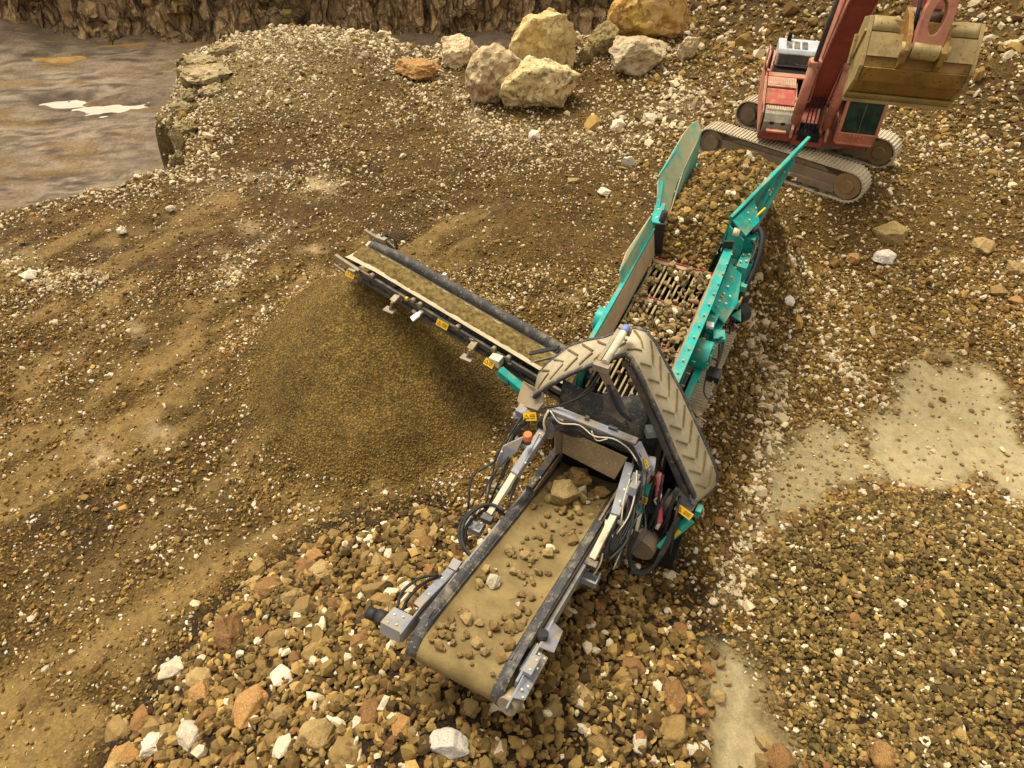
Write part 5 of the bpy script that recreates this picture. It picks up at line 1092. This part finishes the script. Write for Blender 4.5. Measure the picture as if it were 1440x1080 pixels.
# small fittings and hoses that clutter both sides of the near conveyor's head frame
def clutter():
    rr = random.Random(5)
    for side in (-1, 1):
        for k in range(13):
            y = rr.uniform(2.3, 3.6); t = (y-2.3)/1.3; x = side*(.78+rr.uniform(-.12, .22)); z = 1.75+.62*t+rr.uniform(-.16, .10)
            mt = rr.choice(['dgrey', 'grey', 'cream', 'black', 'steel', 'dgrey']); m = MB()
            if rr.random() < .5: m.box((x, y, z), (rr.uniform(.03, .09), rr.uniform(.04, .14), rr.uniform(.03, .08)), rz=rr.uniform(-.4, .4), rx=-.3)
            else: m.cyl((x, y, z), (x+rr.uniform(-.06, .06), y+rr.uniform(-.12, .12), z+rr.uniform(-.05, .05)), rr.uniform(.012, .03), 10)
            m.build('fitting', M[mt], hf, .004)
        for k in range(7):
            x = side*(.74+rr.uniform(-.05, .2)); a = V3((x, 3.55, 2.45+rr.uniform(-.1, .1))); c = V3((x+side*rr.uniform(.0, .22), rr.uniform(2.1, 2.8), rr.uniform(1.6, 2.0))); pts = [a]
            for q in (.25, .5, .75): p = a.lerp(c, q); pts.append(p+V3((side*rr.uniform(-.03, .16), 0, rr.uniform(-.16, .10))))
            MB().tube(pts+[c], rr.choice([.008, .012, .016]), 6).build('hydraulic_hose', M['black' if rr.random() < .7 else 'dgrey'], hf)
    for k in range(9):                                  # under the fold, beside the discharge
        x = rr.uniform(.95, 1.5); a = V3((x, 3.62, rr.uniform(1.6, 2.2))); c = V3((x+rr.uniform(-.3, .2), rr.uniform(2.95, 3.4), rr.uniform(.8, 1.3))); m_ = a.lerp(c, .5)+V3((rr.uniform(-.15, .15), -.12, rr.uniform(-.2, .1)))
        MB().tube([a, a.lerp(m_, .5)+V3((0, -.05, 0)), m_, c], rr.choice([.014, .02, .026]), 7).build('hydraulic_hose', M['black'], hf)
    for k in range(10):
        t = rr.uniform(.1, .95); u = rr.choice([-.1, -.12, 1.1]); m = MB(); m.box(fb(t, u, rr.uniform(-.25, -.08)), (rr.uniform(.04, .10), rr.uniform(.03, .06), rr.uniform(.03, .06)), rz=-.06); m.build('fitting', M[rr.choice(['steel', 'dgrey', 'cream'])], fc, .004)
    for k in range(12):
        y = rr.uniform(5.2, 8.2); m = MB(); m.box((rr.uniform(.92, 1.16), y, 2.35+.1*(y-4.2)+rr.uniform(0, .35)), (rr.uniform(.04, .12), rr.uniform(.05, .2), rr.uniform(.04, .12)), rz=rr.uniform(-.3, .3)); m.build('fitting', M[rr.choice(['teal', 'teal', 'dgrey', 'black', 'cream', 'steel'])], gd, .004)
    for k in range(5):
        y = rr.uniform(5.5, 7.4); a = V3((1.08, y, 2.7)); MB().tube([a, a+V3((.12, .1, -.1)), a+V3((.10, .4, -.3)), a+V3((.0, .7, -.05))], .014, 6).build('hydraulic_hose', M['black'], gd)
clutter()

# ------------------------------------------------------------------ excavator (local -y = the way it faces, x = to the right in the photograph)
EX = empty('excavator', (EXC[0], EXC[1], .90), R(-15), 'faded red tracked excavator with worn steel bucket raised above the loaded hopper', 'excavator')
PHI = R(-114.6)
for s in (1, -1):
    x0, x1 = s*1.12-.26, s*1.12+.26
    f = MB(); f.box((s*1.12, 0, .42), (.36, 3.5, .26)); f.box((s*1.12+.0, 0, .22), (.44, 3.1, .18)); f.prism([(-1.3, .55), (1.3, .55), (1.1, .66), (-1.1, .66)], 'x', s*1.12-.12, s*1.12+.12); fr = f.build('track_frame', M['trackdark'], EX, .015); fr.rotation_euler = (0, 0, PHI)
    p = MB(); crawler(p, -1.80, 1.80, .37, .40, x0, x1, .088, .03, .03); p.build('track_belt', M['track'], fr)
    k = MB(); k.cyl((x0+.06, 1.80, .40), (x1-.04, 1.80, .40), .32, 26); k.cyl((x1-.04, 1.80, .40), (x1+.00, 1.80, .40), .16, 18); k.cyl((x0+.0, 1.80, .40), (x0+.06, 1.80, .40), .16, 18); k.build('idler_wheel', M['rust'], fr, .01)
    k = MB(); k.cyl((x0+.10, -1.80, .40), (x1-.08, -1.80, .40), .31, 26); k.cyl((x0+.04, -1.80, .40), (x1-.02, -1.80, .40), .20, 18)
    for q in range(14): a = q*2*math.pi/14; k.box((s*1.12, -1.80+.33*math.cos(a), .40+.33*math.sin(a)), (.10, .06, .06), rx=a)
    k.build('drive_sprocket', M['trackdark'], fr, .006)
    for y in np.linspace(-1.3, 1.3, 7): MB().cyl((x0+.08, y, .18), (x1-.06, y, .18), .11, 14).build('track_roller', M['trackdark'], fr)
    for y in (-.8, .75): MB().cyl((s*1.12-.14, y, .70), (s*1.12+.14, y, .70), .07, 12).build('carrier_roller', M['rust'], fr)
b = MB(); b.box((0, 0, .48), (1.9, 1.2, .26)); b.cyl((0, 0, .55), (0, 0, .95), .62, 28)
for sx, sy in ((1, 1), (1, -1), (-1, 1), (-1, -1)): b.bar((0, sy*.2, .45), (sx*1.1, sy*1.0, .42), .34, .22)
uc = b.build('car_body', M['trackdark'], EX, .015); uc.rotation_euler = (0, 0, PHI)
# upper structure
b = MB(); b.box((.10, .35, 1.06), (2.5, 3.0, .20)); b.box((.0, -1.0, 1.05), (.7, .5, .24))
up = b.build('turntable_deck', M['reddark'], EX, .02)
b = MB(); b.prism([(1.25, 1.10), (2.05, 1.10), (2.25, 1.3), (2.25, 1.75), (2.05, 1.98), (1.25, 1.98)], 'x', -1.15, 1.25); b.build('counterweight', M['salmon'], up, .04)
# left side housings
b = MB(); b.prism([(-1.16, 1.16), (-1.16, 1.40), (-1.05, 1.56), (-.88, 1.62), (-.70, 1.62), (-.70, 1.16)], 'x', -1.10, -.42); tbx = b.build('tool_box', M['plaingrey'], EX, .02)
b = MB()
for i in range(11): b.box((-1.05+i*.058, -.84, 1.628), (.026, .22, .014))
b.build('grille', M['liner'], tbx)
for x in (-.90, -.64): MB().box((x, -1.155, 1.38), (.10, .03, .06)).build('box_latch', M['void'], tbx, .004)
b = MB(); b.box((-.76, -1.22, 1.22), (.46, .14, .05)); b.build('step', M['salmon'], EX, .01)
b = MB(); b.plate([(-1.16, -1.14, 1.12), (-1.16, -1.10, 1.60), (-1.16, -.66, 1.68), (-1.16, -.1, 1.86), (-1.16, .62, 1.95), (-1.16, .62, 1.12)], .05); b.plate([(-.41, -1.12, 1.12), (-.41, -1.06, 1.56), (-.41, -.66, 1.66), (-.41, .30, 1.84), (-.41, .30, 1.12)], .05); b.box((-1.10, 1.0, 1.55), (.16, .9, .86)); b.build('side_panel', M['salmon'], EX, .012)
b = MB(); b.plate([(-1.12, -.68, 1.63), (-.44, -.68, 1.63), (-.44, -.14, 1.80), (-1.12, -.14, 1.80)], .05); b.box((-.78, -.4, 1.4), (.66, .6, .40)); b.build('pump_cover', M['redbright'], EX, .012)
b = MB(); b.plate([(-1.12, -.12, 1.84), (-.44, -.12, 1.84), (-.44, .30, 1.92), (-1.12, .30, 1.92)], .05); vc = b.build('vent_cover', M['salmon'], EX, .01)
b = MB()
for i in range(15): b.box((-1.06+i*.042, .09, 1.908+.0), (.020, .30, .02), rx=.19)
b.build('vent_slats', M['liner'], vc)
b = MB(); b.plate([(-1.12, .30, 1.93), (-.25, .30, 1.93), (-.25, .46, 1.97), (-1.12, .46, 1.97)], .05); b.build('hood_edge', M['red'], EX, .01)
b = MB(); b.box((-.46, .72, 1.62), (1.3, .60, .60)); b.build('engine_bay_shade', M['void'], EX)  # near-black block painting the shade of the gap before the hood
b = MB(); b.prism([(.98, 1.95), (.98, 2.28), (1.04, 2.36), (1.62, 2.44), (1.70, 2.38), (1.70, 1.95)], 'x', -.98, .42); eh = b.build('engine_hood', M['greyhood'], EX, .03)
for i, x in enumerate((-.72, -.53, -.34)): MB().box((x, 1.28, 2.392), (.14, .38, .02), rx=.135).build('hood_vent', M['dgrey'], eh, .004)
MB().cyl((-.74, 1.50, 2.40), (-.74, 1.52, 2.62), .055, 14).build('exhaust_pipe', M['void'], eh)
b = MB(); b.box((-.28, .96, 2.14), (1.3, .03, .26)); b.tube([(-.5, .93, 2.06), (-.3, .90, 2.04), (-.1, .93, 2.06)], .012, 6); b.build('hood_face', M['dgrey'], eh)
b = MB(); b.tube([(-1.18, .55, 1.98), (-1.19, .55, 2.34), (-1.19, 1.15, 2.38), (-1.18, 1.2, 2.0)], .018, 7); b.tube([(-1.05, .52, 1.98), (-1.05, .55, 2.36), (-1.05, .8, 2.40)], .018, 7); b.build('handrail', M['salmon'], EX)
b = MB(); b.tube([(-1.19, -1.05, 1.62), (-1.22, -1.0, 1.86), (-1.22, -.2, 2.08), (-1.19, .1, 1.9)], .015, 7); b.build('handrail', M['salmon'], EX)
b = MB(); b.tube([(-1.20, .30, 1.92), (-1.23, .30, 2.12), (-1.24, .60, 2.16), (-1.22, .62, 1.96)], .012, 6); b.tube([(-1.12, .7, 1.98), (-1.13, .72, 2.36), (-1.13, 1.0, 2.38)], .03, 6); b.build('mirror_arm', M['black'], EX)
# boom foot
b = MB()
for x in (-.27, .27): b.plate([(x, -1.12, 1.12), (x, -1.05, 1.40), (x, -.62, 1.88), (x, -.32, 1.90), (x, .1, 1.14)], .07)
for x in (-.40, .40): b.plate([(x, -1.28, 1.10), (x, -1.28, 1.32), (x, -1.05, 1.50), (x, -.82, 1.36), (x, -.82, 1.10)], .06)
b.build('boom_bracket', M['red'], EX, .012)
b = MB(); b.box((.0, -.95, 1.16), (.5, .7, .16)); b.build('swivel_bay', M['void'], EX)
for k in range(4): MB().tube([(-.14+.09*k, -1.1, 1.2), (-.13+.09*k, -1.18, 1.42), (-.12+.085*k, -1.0, 1.75), (-.12+.085*k, -.95, 2.0)], .018, 7).build('hydraulic_hose', M['black'], EX)
# boom: box girder bending forward
BP = [(.0, -.46, 1.68, .34), (.02, -.72, 2.25, .62), (.04, -1.18, 3.35, .78), (.07, -1.72, 4.5, .86), (.12, -2.6, 5.62, .80), (.2, -3.7, 6.45, .62), (.26, -4.35, 6.85, .42)]
def girder(L_, w, bot_i=None):
    vs = []; fs = []
    for i, (x, y, z, h) in enumerate(L_):
        a = V3(L_[max(i-1, 0)][:3]); c = V3(L_[min(i+1, len(L_)-1)][:3]); d = (c-a).normalized(); n = d.cross(V3((1, 0, 0))).normalized()
        for sx, sn in ((-1, -1), (1, -1), (1, 1), (-1, 1)): vs.append(V3((x+sx*w/2, y, z))+n*sn*h/2)
    m = len(L_)
    for i in range(m-1):
        for j in range(4): fs.append((4*i+j, 4*i+(j+1) % 4, 4*i+4+(j+1) % 4, 4*i+4+j))
    return vs, fs+[(0, 3, 2, 1), (4*m-4, 4*m-3, 4*m-2, 4*m-1)]
v_, f_ = girder(BP, .50); bo = MB().add(v_, f_).build('boom', M['reddark'], EX, .015)
b = MB()
for s in (-1, 1):                                         # lighter side edges of the boom
    v_, f_ = girder([(x+s*.262, y, z, h+.05) for x, y, z, h in BP], .03); b.add(v_, f_)
b.build('boom_side', M['salmon'], bo, .006)
for s in (-1, 1):
    MB().cyl((s*.37, -1.05, 1.34), (s*.37, -1.42, 2.95), .115, 18).build('boom_cylinder', M['salmon'], EX)
    k = MB(); k.cyl((s*.37, -1.40, 2.86), (s*.37, -1.42, 2.98), .145, 18); k.box((s*.37, -1.5, 2.9), (.10, .12, .14)); k.build('cylinder_cap', M['salmon'], EX, .01)
    MB().cyl((s*.37, -1.42, 2.95), (s*.36, -1.86, 4.72), .055, 14).build('cylinder_rod', M['dgrey'], EX)
    MB().tube([(s*.27, -1.0, 2.05), (s*.27, -1.12, 2.2), (s*.36, -1.22, 2.05), (s*.46, -1.22, 1.75)], .022, 8).build('hydraulic_pipe', M['salmon'], EX)
    MB().tube([(s*.22, -1.05, 1.9), (s*.20, -1.16, 2.06), (s*.24, -1.36, 2.9), (s*.22, -1.75, 4.0), (s*.22, -2.2, 4.9)], .018, 7).build('hydraulic_pipe', M['red'], EX)
MB().cyl((-.45, -.46, 1.68), (.45, -.46, 1.68), .08, 16).build('boom_pin', M['steel'], EX)
# cab
cx0, cx1, cy0, cy1, cz0, cz1 = .60, 1.42, -1.42, -.15, 1.16, 2.70
b = MB()
fx = lambda y, z: y
for x in (cx0, cx1):
    b.bar((x, cy0, cz0+.28), (x, cy0+.16, cz1), .075, .075, (1, 0, 0)); b.bar((x, cy1, cz0), (x, cy1, cz1), .08, .08, (1, 0, 0)); b.bar((x, cy0+.16, cz1), (x, cy1, cz1), .08, .08); b.plate([(x, cy0-.02, cz0+.28), (x, cy0+.06, cz0), (x, cy1, cz0), (x, cy1, cz0+.42), (x, cy0+.42, cz0+.42)], .05)
b.plate([(cx0, cy0-.02, cz0+.30), (cx1, cy0-.02, cz0+.30), (cx1, cy0+.07, cz0), (cx0, cy0+.07, cz0)], .05); b.bar((cx0, cy0+.16, cz1), (cx1, cy0+.16, cz1), .08, .08); b.plate([(cx0, cy0+.16, cz1+.02), (cx1, cy0+.16, cz1+.02), (cx1, cy1, cz1+.02), (cx0, cy1, cz1+.02)], .05)
b.plate([(cx0, cy1, cz0), (cx1, cy1, cz0), (cx1, cy1, cz1), (cx0, cy1, cz1)], .05); b.box(((cx0+cx1)/2, -.8, cz0+.02), (.80, 1.2, .06))
cab_ = b.build('cab', M['red'], EX, .015)
b = MB(); b.plate([(cx0+.035, cy0+.0, cz0+.32), (cx1-.035, cy0+.0, cz0+.32), (cx1-.035, cy0+.16, cz1-.03), (cx0+.035, cy0+.16, cz1-.03)], .012); b.build('windscreen', M['glass'], cab_)
for x in (cx0, cx1): MB().plate([(x, cy0+.06, cz0+.46), (x, cy1-.05, cz0+.46), (x, cy1-.05, cz1-.05), (x, cy0+.2, cz1-.05)], .012).build('side_window', M['glass'], cab_)
b = MB(); b.bar(((cx0+cx1)/2, cy0-.015, cz0+.32), ((cx0+cx1)/2, cy0+.15, cz1-.03), .018, .02, (1, 0, 0)); b.bar((cx0+.04, cy0+.06, cz0+1.0), (cx1-.04, cy0+.06, cz0+1.0), .02, .02); b.build('window_bar', M['dgrey'], cab_)
b = MB()
for i in range(5): b.box((cx0+.26+i*.075, cy0-.035, cz0+.24), (.045, .03, .035))
b.build('front_grille', M['salmon'], cab_)
b = MB(); b.tube([(cx0+.4, cy0-.02, cz0+.40), (cx0+.3, cy0+.03, cz0+.75)], .010, 6); b.build('wiper', M['black'], cab_)
b = MB(); b.box(((cx0+cx1)/2, -.72, cz0+.42), (.42, .42, .12)); b.box(((cx0+cx1)/2, -.5, cz0+.75), (.42, .12, .62), rx=-.12); b.build('driver_seat', M['black'], cab_, .03)
b = MB(); b.box((1.36, .35, 1.40), (.20, .95, .5)); b.build('side_locker', M['red'], EX, .02)
# stick, bucket link, bucket
v_, f_ = girder([(.28, -3.9, 7.25, .30), (.32, -4.35, 6.85, .52), (.36, -5.0, 6.1, .40), (.40, -5.72, 5.22, .26)], .34); st = MB().add(v_, f_).build('stick', M['reddark'], EX, .015)
MB().cyl((.34, -4.35, 7.35), (.40, -5.3, 6.75), .10, 16).build('bucket_cylinder', M['red'], st); MB().cyl((.40, -5.3, 6.75), (.44, -5.92, 6.28), .055, 14).build('cylinder_rod', M['steel'], st)
def bucket():
    bx0, bx1 = -.40, 1.16
    prof = [(-5.94, 3.96), (-6.30, 4.36), (-6.36, 4.60), (-6.30, 4.72), (-6.20, 4.86), (-6.08, 5.02), (-5.98, 5.16)]
    inn = [(y+.06, z-.01) for y, z in prof]
    m = MB()
    for (a, c, p, q) in zip(prof[:-1], prof[1:], inn[:-1], inn[1:]): m.prism([a, c, q, p], 'x', bx0, bx1)
    sh = m.build('bucket', M['bucket'], EX)
    side = [(-5.90, 3.92), (-6.33, 4.37), (-6.39, 4.61), (-6.33, 4.74), (-6.10, 5.05), (-5.96, 5.20), (-5.55, 5.06), (-5.46, 4.8), (-5.62, 4.32)]
    for x in (bx0, bx1): MB().prism(side, 'x', x-.03, x+.03).build('side_plate', M['bucketpale'], sh, .008)
    u = MB()
    for i in range(16):
        x = bx0+.02+(bx1-bx0-.04)*i/15; 
    A = []; B = []; 
    for i in range(25):                                   # scooped upper rim
        t = i/24; x = bx0+.03+(bx1-bx0-.06)*t; dip = .17*math.exp(-((t-.5)/.2)**4); A.append((x, -6.10+dip*.3, 5.04-dip*.6)); B.append((x, -5.94+dip*.2, 5.20-dip))
    MB().strip(A, B, .03).build('upper_rim', M['bucketpale'], sh)
    MB().strip([(x, y-.035, z+.0) for x, y, z in [(bx0+.03+(bx1-bx0-.06)*i/24, -6.30, 4.74) for i in range(25)]], [(x, -6.135+.0, 5.02) for x in [bx0+.03+(bx1-bx0-.06)*i/24 for i in range(25)]], -.02, False).build('upper_shell', M['bucketpale'], sh)
    for z0, z1, y0, y1 in ((4.40, 4.385, -6.345, -6.33),): pass
    MB().bar((bx0+.03, -6.385, 4.40), (bx1-.03, -6.385, 4.40), .02, .10).build('wear_strip', M['bucketpale'], sh, .01) if False else None
    MB().plate([(bx0+.04, -6.335, 4.375), (bx1-.04, -6.335, 4.375), (bx1-.04, -6.395, 4.60), (bx0+.04, -6.395, 4.60)], .02).build('wear_plate', M['bucket'], sh, .004)
    m = MB(); m.bar((bx0-.02, -5.93, 3.93), (bx1+.02, -5.93, 3.93), .12, .05); m.prism([(-5.90, 3.90), (-6.05, 4.03), (-6.09, 4.09), (-5.98, 3.97)], 'x', bx0-.02, bx1+.02); m.build('cutting_edge', M['bucketpale'], sh, .008)
    for x in (.12, .64):
        MB().prism([(-6.36, 4.58), (-6.52, 4.72), (-6.54, 4.92), (-6.40, 5.10), (-6.10, 5.26), (-5.78, 5.30), (-5.66, 5.14), (-6.0, 5.0), (-6.2, 4.8)], 'x', x-.035, x+.035).build('ear', M['bucket'], sh, .006)
    for x0, x1 in ((.04, .18), (.58, .72)): MB().cyl((x0, -6.42, 4.90), (x1, -6.42, 4.90), .10, 18).build('pin_boss', M['bucketpale'], sh)
    m = MB(); m.bar((.38, -6.345, 4.66), (.38, -6.13, 5.0), .36, .02); m.build('shadow_pad', M['void'], sh) if False else None
    for x in (bx0-.03,): MB().bar((x-.02, -5.64, 4.36), (x-.02, -5.50, 4.78), .05, .14).build('side_cutter', M['bucketpale'], sh, .008)
    MB().bar((bx0-.045, -6.05, 5.02), (bx0-.045, -5.72, 4.50), .03, .05).build('edge_rib', M['bucketpale'], sh, .005); MB().bar((bx1+.045, -6.0, 5.14), (bx1+.045, -5.7, 4.6), .05, .09).build('edge_rib', M['bucketpale'], sh, .005)
bucket()
def link_arm():
    # H shaped bucket link: a plate with an oval hole and a round boss at the bucket end
    p0 = V3((.385, -6.42, 4.90)); p1 = V3((.46, -5.98, 6.25)); d = (p1-p0).normalized(); sx = V3((1, 0, 0)); sx = (sx-d*sx.dot(d)).normalized(); n = sx.cross(d); L_ = (p1-p0).length
    N = 28; out_ = []; in_ = []
    c = p0+d*.44*1.0
    for i in range(N):
        a = 2*math.pi*i/N; ca, sa = math.cos(a), math.sin(a); in_.append((.10*ca, .235*sa))
        k = min(.21/max(abs(ca), 1e-6), .44/max(abs(sa), 1e-6)); out_.append((ca*k*(1.0 if sa < .5 else .92), sa*k))
    vs = []; fs = []
    for w in (-1, 1):
        for q in (out_, in_): vs += [c+sx*u+d*v+n*w*.08 for u, v in q]
    for i in range(N):
        j = (i+1) % N; fs += [(i, j, N+j, N+i), (2*N+i, 3*N+i, 3*N+j, 2*N+j), (i, 2*N+i, 2*N+j, j), (N+i, N+j, 3*N+j, 3*N+i)]
    lk = MB().add(vs, fs).build('bucket_link', M['red'], EX, .01)
    MB().bar(p0+d*.86, p1, .36, .15, n).build('link_bar', M['red'], lk, .02)
    MB().cyl(p0-sx*.19, p0+sx*.19, .125, 24).build('link_boss', M['bucketpale'], lk, .01)
    MB().cyl(p1-sx*.24, p1+sx*.24, .10, 18).build('link_boss', M['bucketpale'], lk, .01)
    for s in (-1, 1): MB().bar(V3((.42+s*.24, -5.25, 5.75)), p1+sx*s*.24, .06, .14).build('guide_link', M['dgrey'], lk, .01)
    for s in (-1,): MB().tube([(.18, -5.4, 5.9), (.14, -5.9, 5.7), (.16, -6.2, 5.3), (.2, -6.1, 5.1)], .03, 8).build('hydraulic_hose', M['black'], lk)
link_arm()
b = MB(); b.cyl((.10, -5.75, 5.2), (.66, -5.75, 5.2), .09, 16); b.build('bucket_pin', M['steel'], EX)

# ------------------------------------------------------------------ light
w = bpy.data.worlds.new('World'); sc.world = w; w.use_nodes = True; nt = w.node_tree
sky = nt.nodes.new('ShaderNodeTexSky'); sky.sky_type = 'NISHITA'; sky.sun_disc = False; SE, SA = R(66), R(-38)
sky.sun_elevation = SE; sky.sun_rotation = SA; sky.dust_density = 3.
hs = nt.nodes.new('ShaderNodeHueSaturation'); hs.inputs['Saturation'].default_value = 0.
nt.links.new(sky.outputs[0], hs.inputs['Color']); wm = nt.nodes.new('ShaderNodeMix'); wm.data_type = 'RGBA'; wm.blend_type = 'MULTIPLY'; wm.inputs[0].default_value = 1; wm.inputs[7].default_value = (1, .93, .79, 1); nt.links.new(hs.outputs[0], wm.inputs[6]); nt.links.new(wm.outputs[2], nt.nodes['Background'].inputs['Color']); nt.nodes['Background'].inputs['Strength'].default_value = .27
sl = bpy.data.lights.new('sun', 'SUN'); sl.energy = 4.0; sl.angle = R(20); sl.color = (1, .92, .76); so = bpy.data.objects.new('sun', sl); COL.objects.link(so)
dv = Vector((math.sin(SA)*math.cos(SE), math.cos(SA)*math.cos(SE), math.sin(SE))); so.rotation_euler = dv.to_track_quat('Z', 'Y').to_euler(); so.location = dv*60
sc.view_settings.view_transform = 'Standard'; sc.view_settings.look = 'None'; sc.view_settings.exposure = 0; sc.view_settings.gamma = 1
